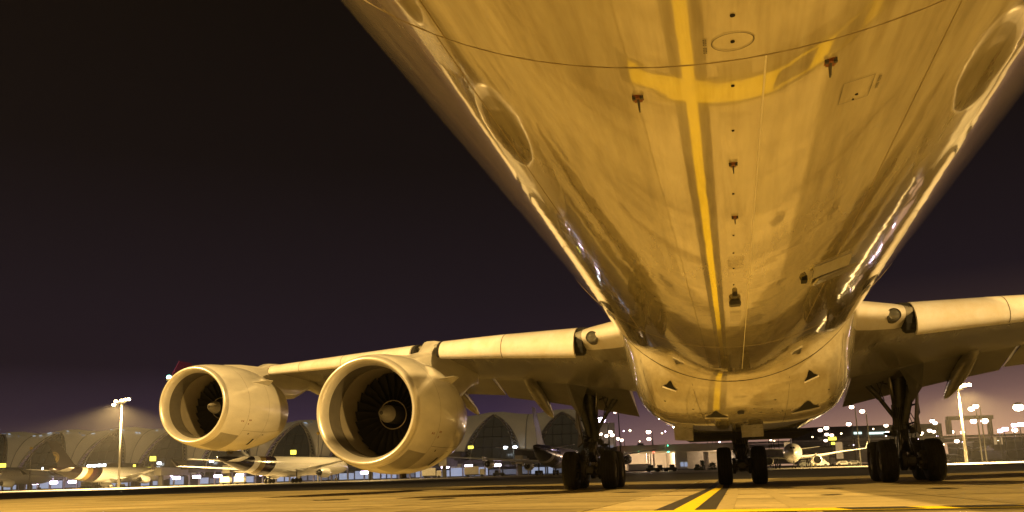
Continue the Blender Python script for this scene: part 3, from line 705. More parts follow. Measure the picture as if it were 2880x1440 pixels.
def main_gear(s):
    X = s * 5.34; m = MB()
    m.tube([(X + s * .10, YG - .1, 4.3), (X + s * .02, YG, 2.55)], .24, 18); m.tube([(X + s * .02, YG, 2.6), (X, YG, 1.75)], [.27, .25], 18)
    G = m.build('landing_gear', 'gear_steel', PL, smooth=True, auto=40)
    MB().tube([(X, YG, 1.78), (X, YG, .75)], .145, 18).build('oleo_piston', 'gear_bright', G, smooth=True, auto=40)
    b = MB().loft([[(X - .13, YG + y, .69 - h), (X + .13, YG + y, .69 - h), (X + .13, YG + y, .69 + h), (X - .13, YG + y, .69 + h)] for y, h in ((-1.25, .10), (-.99, .17), (-.3, .16), (0, .24), (.3, .16), (.99, .17), (1.25, .10))])
    b.build('bogie_beam', 'gear_steel', G, bevel=.02)
    for ya in (-.99, .99):
        MB().tube([(X - .92, YG + ya, .69), (X + .92, YG + ya, .69)], .085, 14).build('axle', 'gear_dark', G, smooth=True, auto=40)
        for xs in (-.7, .7):
            wheel(G, X + xs, YG + ya)
            q = math.copysign(1, xs)
            MB().lathe([(0, .30), (.02, .33), (.16, .33), (.18, .28)], (X + xs - q * .40, YG + ya, .69), 'X', 24, (True, True)).build('brake', 'gear_dark', G, smooth=True, auto=40)
            for k in range(6):
                a = k * PI / 3 + .3
                MB().lathe([(0, .045), (.13, .045)], (X + xs - q * .47, YG + ya + math.cos(a) * .22, .69 + math.sin(a) * .22), 'X', 8, (True, True)).build('brake_piston', 'gear_bright', G)
    # side brace to the fairing, drag strut, lock stay
    MB().tube([(s * 4.15, YG - .25, 3.62), (s * 4.72, YG - .2, 2.85)], .10, 10).build('side_brace', 'gear_steel', G, smooth=True, auto=40)
    MB().tube([(s * 4.68, YG - .2, 2.90), (s * 5.22, YG - .1, 2.05)], .075, 10).build('side_brace', 'gear_steel', G, smooth=True, auto=40)
    MB().tube([(s * 4.95, YG - .4, 3.72), (s * 4.70, YG - .2, 2.9)], .03, 8).build('lock_stay', 'gear_dark', G)
    MB().tube([(s * 4.15, YG - .3, 3.58), (s * 5.0, YG - .3, 3.30)], .028, 8).build('lock_stay', 'gear_dark', G)
    MB().tube([(s * 5.80, YG - .9, 3.85), (s * 5.42, YG - .28, 1.95)], [.15, .11], 12).build('drag_strut', 'gear_steel', G, smooth=True, auto=40)
    MB().tube([(s * 5.02, YG - .6, 3.75), (s * 5.14, YG - .25, 2.6)], .06, 10).build('actuator', 'gear_bright', G, smooth=True)
    # torque links
    for z0, z1, z2 in ((1.75, 1.35, .98),):
        MB().hexa([(X - .16, YG - .30, z0), (X + .16, YG - .30, z0), (X - .16, YG - .22, z0), (X + .16, YG - .22, z0), (X - .07, YG - .62, z1), (X + .07, YG - .62, z1), (X - .07, YG - .55, z1), (X + .07, YG - .55, z1)]).build('torque_link', 'gear_steel', G)
        MB().hexa([(X - .16, YG - .30, z2), (X + .16, YG - .30, z2), (X - .16, YG - .22, z2), (X + .16, YG - .22, z2), (X - .07, YG - .64, z1), (X + .07, YG - .64, z1), (X - .07, YG - .57, z1), (X + .07, YG - .57, z1)]).build('torque_link', 'gear_steel', G)
    for q, z, w in ((-.28, 1.62, .18), (.30, 1.70, .16), (.34, 1.36, .2), (-.36, 1.34, .16)):
        MB().box((X + q, YG - .1, z), (w, .28, .20)).build('junction_box', 'gear_dark', G, bevel=.02)
    MB().lathe([(0, .05), (.05, .17), (.1, .19), (.12, .10)], (X - s * .40, YG, 1.55), 'Z', 14, (True, True)).build('sensor', 'gear_dark', G, smooth=True)
    MB().lathe([(-.05, .29), (-.04, .33), (.07, .33), (.08, .29)], (X, YG, 1.78), 'Z', 22, (True, True)).build('collar', 'gear_steel', G, smooth=True, auto=40)
    for k in range(7):
        x0 = X + (k - 3) * .11; sw = random.uniform(-.12, .12)
        MB().tube([(x0 * .6 + X * .4, YG - .27, 2.5), (x0 + sw, YG - .42, 1.9), (x0 - sw * .5, YG - .5, 1.35), (X + (k - 3) * .16, YG - .75, .95)], .014, 6).build('hose', 'hose_black', G, smooth=True)
    MB().tube([(s * 4.62, YG - .3, 3.5), (s * 4.75, YG - .3, 3.1), (s * 4.85, YG - .3, 2.75), (s * 4.72, YG - .2, 2.7)], .018, 6).build('hose', 'hose_black', G, smooth=True)
    # leg door hanging outboard
    dx = s * 5.92; d = MB()
    poly = [(dx + s * .02, YG - .75, 4.0), (dx + s * .12, YG + 1.0, 4.0), (dx + s * .20, YG + .9, 2.35), (dx + s * .02, YG + .55, 2.15), (dx + s * .06, YG + .35, 1.55), (dx - s * .28, YG - .45, 1.72), (dx - s * .20, YG - .70, 2.6)]
    d.prism(poly, (s * .05, 0, 0)); d.build('gear_door', 'door_grey', G)
    MB().prism([(s * 5.15, YG - 1.15, 4.0), (s * 6.05, YG - 1.15, 4.0), (s * 5.95, YG - .95, 3.1), (s * 5.6, YG - .95, 2.6), (s * 5.5, YG - .95, 3.3)], (0, .05, 0)).build('gear_door', 'door_grey', G)
    for z in (3.3, 2.6, 2.0): MB().tube([(s * 5.45, YG, z - .1), (dx - s * .05, YG + .1, z)], .03, 8).build('door_link', 'gear_dark', G)
    return G
for s in (-1, 1): main_gear(s)
def bogie_gear(name, Yf, wx, top, four=True):
    m = MB(); yc = Yf + (.75 if four else 0)
    m.tube([(0, yc + .3, top), (0, yc, 1.25)], .24, 18); m.tube([(0, yc, 1.3), (0, yc, .66)], .16, 14)
    G = m.build(name, 'gear_steel', PL, smooth=True, auto=40)
    if four: MB().loft([[(-.12, yc + y, .69 - h), (.12, yc + y, .69 - h), (.12, yc + y, .69 + h), (-.12, yc + y, .69 + h)] for y, h in ((-.95, .1), (-.7, .17), (0, .22), (.7, .17), (.95, .1))]).build('bogie_beam', 'gear_steel', G, bevel=.02)
    for ya in ((Yf, Yf + 1.5) if four else (Yf,)):
        MB().tube([(-wx - .2, ya, .69), (wx + .2, ya, .69)], .08, 14).build('axle', 'gear_dark', G, smooth=True, auto=40)
        for q in (-1, 1):
            wheel(G, q * wx, ya)
            if four:
                MB().lathe([(0, .26), (.02, .29), (.1, .29), (.12, .24)], (q * (wx - .34) - .06, ya, .69), 'X', 20, (True, True)).build('brake', 'gear_dark', G, smooth=True, auto=40)
                for k in range(5):
                    a = k * 2 * PI / 5
                    MB().lathe([(0, .04), (.12, .04)], (q * (wx - .42) - .06, ya + math.cos(a) * .18, .69 + math.sin(a) * .18), 'X', 8, (True, True)).build('brake_piston', 'wheel_hub', G)
    for q in (-1, 1):
        MB().prism([(q * .22, yc - .1, 1.35), (q * .30, yc - .1, 1.62), (q * .62, yc - .1, top - .05), (q * .10, yc - .1, top), (q * .10, yc - .1, 1.4)], (0, .12, 0)).build('side_brace', 'gear_steel', G)
        MB().tube([(q * .17, yc - .26, 1.5), (q * .17, yc - .34, .95)], .045, 10).build('actuator', 'gear_bright', G, smooth=True)
        MB().box((q * .24, yc - .22, 1.24), (.10, .12, .16)).build('junction_box', 'gear_steel', G, bevel=.015)
    for z in (1.52, 1.30, 1.08): MB().box((0, yc - .24, z), (.34, .07, .06)).build('clamp', 'gear_steel', G, bevel=.012)
    for k in range(6):
        x0 = (k - 2.5) * .07
        MB().tube([(x0, yc - .28, 1.75), (x0 * 1.6, yc - .36, 1.3), (x0 * .8, yc - .42, 1.0), (x0 * 3.0, yc - .6, .85)], .013, 6).build('hose', 'hose_black', G, smooth=True)
    return G
CG = bogie_gear('landing_gear', 32.55, .617, 2.2)
bogie_gear('landing_gear', -2.2, .36, 2.6, False)
# belly gear doors standing open below the fairing
MB().hexa([(-1.95, 25.9, 1.50), (-1.40, 25.9, 1.46), (-1.95, 26.6, 1.54), (-1.40, 26.6, 1.50), (-1.97, 25.95, 1.92), (-1.42, 25.95, 1.86), (-1.97, 26.62, 1.92), (-1.42, 26.62, 1.86)]).build('gear_door', 'skin_wing', PL, bevel=.012)
MB().hexa([(.02, 27.3, 1.56), (.68, 27.3, 1.56), (.02, 27.9, 1.56), (.68, 27.9, 1.56), (.02, 27.32, 1.84), (.68, 27.32, 1.84), (.02, 27.92, 1.84), (.68, 27.92, 1.84)]).build('gear_door', 'skin_wing', PL, bevel=.012)
for x in (-1.62, -1.42, .36, .56): MB().box((x, 25.2, 1.77), (.12, .35, .04)).build('hinge_cover', 'skin_wing', PL, bevel=.01)
MB().box((0, 31.6, 1.74), (3.6, 7.0, .05)).build('wheel_well', 'black_void', PL)  # black plate standing in for the shaded wheel well
MB().hexa([(-2.0, 28.0, 1.70), (2.2, 28.0, 1.70), (-2.0, 36.0, 1.72), (2.2, 36.0, 1.72), (-2.0, 28, 1.80), (2.2, 28, 1.80), (-2.0, 36, 1.84), (2.2, 36, 1.84)]).build('keel_panel', 'black_void', PL)  # shade of the aft underside put into the black colour
# ================================================================== background materials
pbr('membrane', (0.55, 0.52, 0.45), 0.6, var=0.10, scale=0.15, emit=(1.0, 0.72, 0.34), estr=0.065)  # faint emission put in for the light on and inside the fabric
pbr('membrane_seam', (0.30, 0.29, 0.27), 0.7, var=0.1)
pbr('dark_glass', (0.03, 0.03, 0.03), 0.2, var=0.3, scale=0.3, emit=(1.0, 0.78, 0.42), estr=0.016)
pbr('truss_steel', (0.34, 0.33, 0.30), 0.5, var=0.1)
pbr('mullion', (0.06, 0.06, 0.06), 0.5, var=0.1)
pbr('far_wall', (0.30, 0.28, 0.25), 0.8, var=0.15, scale=0.4)
pbr('far_wall_dark', (0.10, 0.095, 0.09), 0.8, var=0.2, scale=0.4)
pbr('far_beige', (0.45, 0.41, 0.34), 0.7, var=0.1, scale=0.3)
pbr('pole_steel', (0.16, 0.155, 0.145), 0.55, var=0.15)
pbr('mast_dark', (0.05, 0.048, 0.044), 0.7, var=0.15)
pbr('gate_white', (0.62, 0.58, 0.55), 0.6, var=0.08)
pbr('jet_white', (0.74, 0.73, 0.70), 0.25, var=0.06, scale=0.3, coat=0.6)
pbr('jet_grey', (0.50, 0.50, 0.49), 0.35, var=0.08, coat=0.3)
pbr('jet_dark', (0.05, 0.05, 0.05), 0.5, var=0.2)
pbr('jet_silver', (0.6, 0.6, 0.58), 0.3, metal=0.5, var=0.05)
pbr('truck_white', (0.62, 0.60, 0.56), 0.5, var=0.12, coat=0.2)
pbr('truck_dark', (0.05, 0.055, 0.05), 0.6, var=0.3)
pbr('truck_yellow', (0.55, 0.38, 0.04), 0.5, var=0.15)
pbr('car_glass', (0.02, 0.02, 0.025), 0.1, var=0.1)
pbr('leaf_dark', (0.045, 0.06, 0.022), 0.8, var=0.4, scale=2)
glow('lamp_sodium', (1.0, 0.72, 0.52), 9); glow('lamp_mauve', (0.92, 0.72, 1.0), 11); glow('lamp_white', (0.85, 0.95, 1.0), 9)
glow('lamp_amber', (1.0, 0.78, 0.42), 12); glow('lamp_flood', (1.0, 0.74, 0.36), 30)
glow('sign_yellow', (1.0, 0.86, 0.10), 2.2); glow('lamp_green', (0.1, 1.0, 0.5), 4); glow('lamp_red', (1.0, 0.12, 0.06), 4); glow('lamp_blue', (0.45, 0.6, 1.0), 4)
glow('lit_room', (0.62, 0.72, 1.0), 0.42); glow('lit_room_dim', (0.50, 0.56, 0.75), 0.14); glow('lit_window', (0.75, 1.0, 0.92), 1.5); glow('roof_glint', (0.55, 0.65, 0.78), 0.55)
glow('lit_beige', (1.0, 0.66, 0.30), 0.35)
def livery(name, stripes=True):
    """white fuselage, purple tail sweeping down over the rear body, edged by gold and magenta diagonals"""
    m, n, l, b = new_mat(name); b.inputs['Roughness'].default_value = 0.22; b.inputs['Coat Weight'].default_value = 0.6
    tc = n.new('ShaderNodeTexCoord'); sp = n.new('ShaderNodeSeparateXYZ'); l.new(tc.outputs['Object'], sp.inputs[0])
    ml = n.new('ShaderNodeMath'); ml.operation = 'MULTIPLY'; ml.inputs[1].default_value = 0.75; l.new(sp.outputs['Z'], ml.inputs[0])
    ad = n.new('ShaderNodeMath'); ad.operation = 'SUBTRACT'; l.new(sp.outputs['Y'], ad.inputs[0]); l.new(ml.outputs[0], ad.inputs[1])
    mr = n.new('ShaderNodeMapRange'); mr.inputs['From Min'].default_value = -34; mr.inputs['From Max'].default_value = 40; l.new(ad.outputs[0], mr.inputs[0])
    rp = n.new('ShaderNodeValToRGB'); rp.color_ramp.interpolation = 'CONSTANT'; e = rp.color_ramp.elements
    pur, gold, mag, wht = (0.008, 0.004, 0.007, 1), (0.17, 0.12, 0.035, 1), (0.03, 0.010, 0.016, 1), (0.60, 0.585, 0.55, 1)
    e[0].position = 0; e[0].color = pur; e[1].position = 0.155; e[1].color = wht
    for p, c in ((0.185, gold), (0.215, mag), (0.25, pur), (0.275, wht)):
        q = e.new(p); q.color = c
    l.new(mr.outputs[0], rp.inputs[0]); l.new(rp.outputs[0], b.inputs['Base Color']); return m
livery('jet_livery')
def livery_tail(name, a, c):
    m, n, l, b = new_mat(name); b.inputs['Roughness'].default_value = 0.4; b.inputs['Coat Weight'].default_value = 0.0
    tc = n.new('ShaderNodeTexCoord'); mp = n.new('ShaderNodeMapping'); mp.inputs['Location'].default_value = (0, 28.0, -11.0); l.new(tc.outputs['Object'], mp.inputs[0])
    sp = n.new('ShaderNodeSeparateXYZ'); l.new(mp.outputs[0], sp.inputs[0]); ln = n.new('ShaderNodeVectorMath'); ln.operation = 'LENGTH'
    cb = n.new('ShaderNodeCombineXYZ'); l.new(sp.outputs['Y'], cb.inputs[1]); l.new(sp.outputs['Z'], cb.inputs[2]); l.new(cb.outputs[0], ln.inputs[0])
    rp = n.new('ShaderNodeValToRGB'); rp.color_ramp.interpolation = 'CONSTANT'; e = rp.color_ramp.elements
    e[0].color = (*a, 1); e[1].position = 0.9; e[1].color = (*a, 1)
    for p, cc in ((0.06, c), (0.13, a), (0.155, c), (0.19, a)):
        q = e.new(p); q.color = (*cc, 1)
    mm = n.new('ShaderNodeMath'); mm.operation = 'MULTIPLY'; mm.inputs[1].default_value = 0.1; l.new(ln.outputs['Value'], mm.inputs[0]); l.new(mm.outputs[0], rp.inputs[0])
    l.new(rp.outputs[0], b.inputs['Base Color']); return m
livery_tail('tail_purple', (0.006, 0.004, 0.005), (0.09, 0.065, 0.018)); livery_tail('tail_blue', (0.02, 0.022, 0.05), (0.02, 0.022, 0.05))

# ================================================================== parked airliners
def jet(label, x, D, theta, scale=1.0, quad=False, body='jet_livery', tailm='tail_purple', R=2.82, L=(31, 30), span=30.0, winglet=True, eng_r=1.35, group='airliners parked at the terminal'):
    """nose along +Y, origin on the ground under the wing; theta turns the nose from straight away towards the right"""
    p = gnd(x, D); rz = YAW - theta
    E_ = empty('parked_airliner', p, rz); E_.scale = (scale,) * 3
    tag(E_, label, 'airliner', group)
    zc = R + 2.1
    lf, lr = L
    pr = [(lf, .05, zc - .55), (lf - .5, .55, zc - .5), (lf - 1.6, 1.2, zc - .35), (lf - 3.2, 1.9, zc - .18), (lf - 5.5, 2.5, zc - .05), (lf - 8, 2.82, zc), (10, 2.82, zc), (0, 2.82, zc), (-lr + 20, 2.82, zc), (-lr + 15, 2.62, zc + .2), (-lr + 9, 2.0, zc + .85), (-lr + 4, 1.15, zc + 1.65), (-lr, .3, zc + 2.2)]
    F = MB().loft([circ(y, r * R / 2.82, z, 32) for y, r, z in pr]).build('fuselage', body, E_, smooth=True, off=(0, 0, 0))
    def pt(nm, mb, mat, par=E_, sm=True, auto=40): return mb.build(nm, mat, par, smooth=sm, auto=auto, off=(0, 0, 0))
    # cockpit glazing and cabin window line
    gl = MB()
    for q in (-1, 1):
        for k in range(3):
            a0, a1 = .10 + k * .36, .10 + k * .36 + .30; vs = []
            for yy, rr, zz in ((lf - 2.0, 1.36, zc - .30), (lf - 3.0, 1.84, zc - .20)):
                for a in (a0, a1): rr_ = rr * R / 2.82 * 1.02; vs.append((q * math.sin(a) * rr_, yy - k * .35, zz + math.cos(a) * rr_))
            gl.add(vs, [(0, 1, 3, 2)])
    pt('cockpit_window', gl, 'car_glass', F)
    for q in (-1, 1):
        w = MB(); zz = .55
        for k in range(30):
            y = lf - 8 - k * (lf + lr - 24) / 30; rx = math.sqrt(R * R - zz * zz) + .01
            w.add([(q * rx, y, zc + zz - .17), (q * rx, y + .26, zc + zz - .17), (q * (rx - .06), y + .26, zc + zz + .2), (q * (rx - .06), y, zc + zz + .2)], [(0, 1, 2, 3)])
        o = pt('cabin_window', w, 'car_glass', F); o['kind'] = 'stuff'
    for q in (-1, 1):
        st = [(R * .6, 5.6, -5.4, zc - 1.5, .62), (9.4, 1.2, -6.0, zc - .85, .42), (span * .62, -5.0, -9.4, zc - .05, .26), (span, -12.2, -14.4, zc + .95, .10)]
        rings = []
        for X, yl, yt, z, t in st:
            rings.append([(q * X, lerp(yl, yt, u), z + w * t - .35 * u * t) for u, w in ((0, 0), (.04, .55), (.2, 1), (.5, .85), (1, .05), (1, -.05), (.5, -.6), (.2, -.8), (.04, -.5))])
        W = pt('wing', MB().loft(rings), 'jet_grey')
        if winglet: pt('winglet', MB().prism([(q * span, -12.4, zc + .95), (q * span, -14.4, zc + .95), (q * (span + .9), -15.7, zc + 3.0), (q * (span + .9), -14.9, zc + 3.0)], (q * .08, 0, 0)), tailm if tailm == 'tail_purple' else 'jet_white', W)
        for X in ((7.2, 14.5) if False else (3.5 + span * .12, span * .36)):
            pt('flap_track_fairing', MB().tube([(q * X, -2.5 - X * .25, zc - 1.6 + X * .04), (q * X, -5 - X * .3, zc - 1.95 + X * .04), (q * X, -8.2 - X * .3, zc - 1.5 + X * .04)], [.1, .38, .05], 8), 'jet_grey', W)
        for X, y0 in (((9.4, 6.8), (19.2, .2)) if quad else ((9.4 * span / 30, 6.6),)):
            ez = zc - 2.25 + (X - 9) * .09; c = (q * X, y0, ez); e = eng_r * (.88 if quad else 1.0)
            G = pt('engine', MB().lathe([(0, e * .86), (-.12, e * .96), (-.6, e * 1.06), (-1.8, e * 1.1), (-3.2, e * .98), (-4.3, e * .74), (-4.25, e * .70), (-3.3, e * .7)], c, 'Y', 28), 'jet_white')
            pt('inlet_lip', MB().lathe([(-.4, e * .78), (-.05, e * .82), (.02, e * .87), (-.04, e * .93), (-.14, e * .965)], c, 'Y', 28), 'jet_silver', G)
            pt('fan', MB().lathe([(-.9, .02), (-.9, e * .8), (-.35, e * .79)], c, 'Y', 24), 'jet_dark', G)
            pt('nozzle', MB().lathe([(-3.3, e * .72), (-3.3, e * .5), (-4.4, e * .46), (-5.4, e * .36), (-5.2, e * .30), (-5.2, .02)], c, 'Y', 24), 'jet_dark', G)
            pt('exhaust_plug', MB().lathe([(-5.0, e * .24), (-5.7, .04)], c, 'Y', 16, (False, True)), 'jet_silver', G)
            pt('pylon', MB().hexa([(c[0] - .2, y0 - 1.2, ez + e * .9), (c[0] + .2, y0 - 1.2, ez + e * .9), (c[0] - .2, y0 - 8.5, ez + e * .7), (c[0] + .2, y0 - 8.5, ez + e * .7), (c[0] - .2, y0 - 1.9, ez + e * 1.12), (c[0] + .2, y0 - 1.9, ez + e * 1.12), (c[0] - .2, y0 - 9, ez + e + .8), (c[0] + .2, y0 - 9, ez + e + .8)]), 'jet_white', G, False)
        rings = []
        for X, yl, yt, z, t in ((.5, -lr + 8.5, -lr + 2.8, zc + 1.35, .26), (9.7 * R / 2.82, -lr + 1.6, -lr - 1.0, zc + 2.3, .10)):
            rings.append([(q * X, lerp(yl, yt, u), z + w * t) for u, w in ((0, 0), (.1, .7), (.35, 1), (1, .05), (1, -.05), (.35, -1), (.1, -.7))])
        pt('stabilizer', MB().loft(rings), 'jet_grey')
        G = pt('landing_gear', MB().tube([(q * 4.9 * R / 2.82, -2.6, 3.4), (q * 4.9 * R / 2.82, -2.6, .7)], .2, 10), 'jet_dark')
        for dy in ((-1, 1) if R > 2.3 else (0,)):
            for dx in (-.6, .6): pt('tyre', MB().lathe([(-.22, .35), (-.24, .6), (-.15, .68), (.15, .68), (.24, .6), (.22, .35)], (q * 4.9 * R / 2.82 + dx, -2.6 + dy, .68), 'X', 18, (True, True)), 'tyre_rubber', G)
    if quad:
        G = pt('landing_gear', MB().tube([(0, -3.6, 2.6), (0, -3.6, .7)], .2, 10), 'jet_dark')
        for dx in (-.55, .55): pt('tyre', MB().lathe([(-.22, .35), (-.24, .6), (-.15, .68), (.15, .68), (.24, .6), (.22, .35)], (dx, -3.6, .68), 'X', 18, (True, True)), 'tyre_rubber', G)
    G = pt('landing_gear', MB().tube([(0, lf - 6.5, 3.2), (0, lf - 6.5, .5)], .12, 10), 'jet_dark')
    for dx in (-.3, .3): pt('tyre', MB().lathe([(-.15, .3), (-.16, .45), (.16, .45), (.15, .3)], (dx, lf - 6.5, .5), 'X', 16, (True, True)), 'tyre_rubber', G)
    rings = []
    for z, yl, yt, t in ((zc + R * .75, -lr + 14.5, -lr + 3.6, .32), (zc + 3.4 + R * .2, -lr + 10.5, -lr + 3.2, .28), (zc + R + 8.9 * R / 2.82, -lr + 3.2, -lr - 1.2, .12)):
        rings.append([(w * t, lerp(yl, yt, u), z) for u, w in ((0, 0), (.08, .6), (.3, 1), (1, .06), (1, -.06), (.3, -1), (.08, -.6))])
    pt('tail_fin', MB().loft(rings), tailm)
    pt('belly_fairing', MB().loft([circ(y, r * R / 2.82, zc - .9 * R / 2.82, 20) for y, r in ((9, 1.4), (7, 2.15), (0, 2.35), (-6, 2.15), (-9, 1.4))]), 'jet_white')
    return E_

def rd(d): return math.radians(d)
jet('white airliner nose with one engine, cut off by the picture edge below the yellow sign', -60, 300, rd(24))
jet('white airliner with purple and gold tail, parked left of the outer engine', 326, 300, rd(20), .95)
jet('airliner with purple, gold and white striped rear body below the outer engine', 812, 250, rd(24))
jet('four-engined airliner seen from behind with dark blue tail, beside the near left wheels', 1570, 232, rd(15), quad=True, tailm='tail_blue', body='jet_dark_tail' if False else 'jet_livery')
jet('small white airliner facing the camera between centre and right wheels', 2232, 195, rd(199), .72, body='jet_white', tailm='tail_blue', R=2.75, L=(25, 27), span=23, group='airliners parked at the terminal')
jet('airliner seen from behind with bright wings, at the right of the near right wheels', 2722, 262, rd(27), .62, body='far_wall_dark', tailm='tail_blue', L=(27, 26), span=27)

# ================================================================== terminal concourse with fabric vaults
T_R = gnd(1715, 312); T_L = gnd(-900, 372)
T_AX = (T_L - T_R); T_LEN = T_AX.length; T_AX.normalize()
T_N = Vector((-T_AX.y, T_AX.x, 0));  T_N = T_N if T_N.dot(FWD) > 0 else -T_N       # away from the photographer
T_LABELS = iter(range(100))
PITCH, BH, BW = 27.0, 25.0, 21.0
NB = int(T_LEN / PITCH)
def tsurf(u, w):
    """point on the vault: u metres along from the right end, w from 0 (foot) to 1 (crown)"""
    a = w * PI / 2
    bh = BH + .8 * math.cos(2 * PI * (u - 4.0 - PITCH / 2) / PITCH)
    return T_R + T_AX * u + T_N * (BW * (1 - math.cos(a)) * .92) + Vector((0, 0, 3.5 + (bh - 3.5) * math.sin(a)))
ter = empty('terminal', (T_R + T_AX * (T_LEN / 2)))
tag(ter, 'long concourse of pale fabric vaults and dark glass arches behind the parked airliners', 'building')
def tb(name, mb, mat, par=ter, **k): return mb.build(name, mat, par, **k)
def arch_u(w, c):
    """edge of the glass arch at height w: it closes to a point below the crown, leaning to one side"""
    t = min(1, w / .74); half = 11.4 * (1 - t ** 2.3) ; return c - half, c + half * (1 - .25 * t)
for k in range(NB):
    c = PITCH * (k + .5) + 4.0; n = 16
    ws = [i / n * .74 for i in range(n + 1)]
    m = MB(); vs = []; fs = []
    # fabric: left foot, right foot, and the sheet above the arch
    cols = []
    for w in ws:
        a, b = arch_u(w, c); cols.append((c - PITCH / 2, a, b, c + PITCH / 2))
    for i, w in enumerate(ws):
        for u in (cols[i][0], lerp(cols[i][0], cols[i][1], .5), cols[i][1], cols[i][2], lerp(cols[i][2], cols[i][3], .5), cols[i][3]):
            dd = (abs(u - c) / (PITCH / 2)); vs.append(tsurf(u, w) + T_N * (1.6 * (1 - dd) - .6))
    for i in range(n):
        for j in (0, 1, 3, 4): q = i * 6 + j; fs.append((q, q + 1, q + 7, q + 6))
    base = len(vs)
    for i in range(9):
        w = lerp(.74, 1.25, i / 8)
        for j in range(6): vs.append(tsurf(lerp(c - PITCH / 2, c + PITCH / 2, j / 5), w) + T_N * (1.6 * (1 - abs(j - 2.5) / 2.5) - .6))
    for i in range(8):
        for j in range(5): q = base + i * 6 + j; fs.append((q, q + 1, q + 7, q + 6))
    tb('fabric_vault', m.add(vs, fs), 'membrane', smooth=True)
    g = MB(); vs = []; fs = []
    for i, w in enumerate(ws):
        a, b = arch_u(w, c); vs += [tsurf(a - .3, w) + T_N * 1.9, tsurf(b + .3, w) + T_N * 1.9]
        if i: fs.append((2 * i - 2, 2 * i - 1, 2 * i + 1, 2 * i))
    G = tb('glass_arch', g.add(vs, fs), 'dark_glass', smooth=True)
    for i in range(2, n - 2, 3):
        a, b = arch_u(ws[i], c); tb('mullion', MB().tube([tsurf(a, ws[i]) + T_N * 1.75, tsurf(b, ws[i]) + T_N * 1.75], .12, 6), 'mullion', G)
    for du in (-7, -3.5, 0, 3.5, 7):
        pts = [tsurf(c + du, w) + T_N * 1.75 for w in ws if arch_u(w, c)[0] < c + du < arch_u(w, c)[1]]
        if len(pts) > 2: tb('mullion', MB().tube(pts, .10, 6), 'mullion', G)
    for sd in (0, 1):
        tr = MB(); A = []; B = []
        for i, w in enumerate(ws):
            u = arch_u(w, c)[sd]; A.append(tsurf(u, w) - T_N * .8); B.append(tsurf(u + (3.0 if sd == 0 else -3.0) * (1 - .75 * w / .74), w) + T_N * .2)
        tr.tube(A, .26, 6); tr.tube(B, .26, 6)
        for i in range(len(A) - 1):
            tr.tube([A[i], B[i + 1]], .10, 5); tr.tube([B[i], A[i + 1]], .10, 5)
        tb('arch_truss', tr, 'truss_steel')
    for q in range(9):
        u = c - PITCH / 2 + 1 + q * 2.9 + random.uniform(-1.0, 1.0); w0 = .70 + random.uniform(0, .09); sl = random.uniform(.6, 2.6)
        sk = MB().add([tsurf(u, w0) - T_N * 1.2, tsurf(u + sl, w0) - T_N * 1.2, tsurf(u + sl + 1.2, w0 + .04) - T_N * 1.2, tsurf(u + 1.2, w0 + .04) - T_N * 1.2], [(0, 1, 2, 3)])
        if random.random() < .7 and k > 3: tb('roof_glint', sk, random.choice(('roof_glint', 'roof_glint', 'lit_room_dim')))  # glowing strips: glints off the roof put in as emission
    for du in (-PITCH / 2 + .2,):
        tb('fabric_seam', MB().tube([tsurf(c + du, w / 12 * 1.2) - T_N * .9 for w in range(13)], .16, 6), 'membrane_seam')
# gate level under the vaults: dark piers, lit rooms between, a slab edge above
GF = T_N * -3.0
def gb(u0, u1, z0, z1, d0, d1):
    P = lambda u, z, dd: T_R + T_AX * u + T_N * dd + Vector((0, 0, z))
    return MB().hexa([P(u0, z0, d0), P(u1, z0, d0), P(u0, z0, d1), P(u1, z0, d1), P(u0, z1, d0), P(u1, z1, d0), P(u0, z1, d1), P(u1, z1, d1)])
tb('floor_slab', gb(-4, T_LEN, 5.0, 6.2, -6, 8), 'far_wall_dark'); tb('back_wall', gb(-4, T_LEN, -.06, 5.0, 3.0, 3.3), 'far_wall_dark')
random.seed(21)
u = 0
while u < T_LEN - 4:
    w = random.choice((3.0, 4.2, 5.5, 6.5)); r = random.random()
    if r < .42: tb('lit_room', gb(u + .3, u + w - .3, .4, random.choice((2.8, 3.6, 4.2)), 2.7, 2.9), 'lit_room')
    elif r < .75: tb('lit_room', gb(u + .3, u + w - .3, .5, random.choice((2.4, 3.3)), 2.7, 2.9), 'lit_room_dim')
    tb('pier', gb(u - .25, u + .25, -.06, 5.0, -5.6, -5.0), 'far_wall'); u += w
for k in range(NB):
    c = PITCH * k + 4; tb('gate_house', gb(c - 4, c + 3, 6.2, 9.4, -12, 6), 'far_wall_dark'); tb('jet_bridge', gb(c - 1.6, c + 1.2, 4.0, 6.9, -26, -6), 'far_wall'); tb('bridge_leg', gb(c - .9, c + .5, -.06, 4.0, -24, -23), 'far_wall_dark')
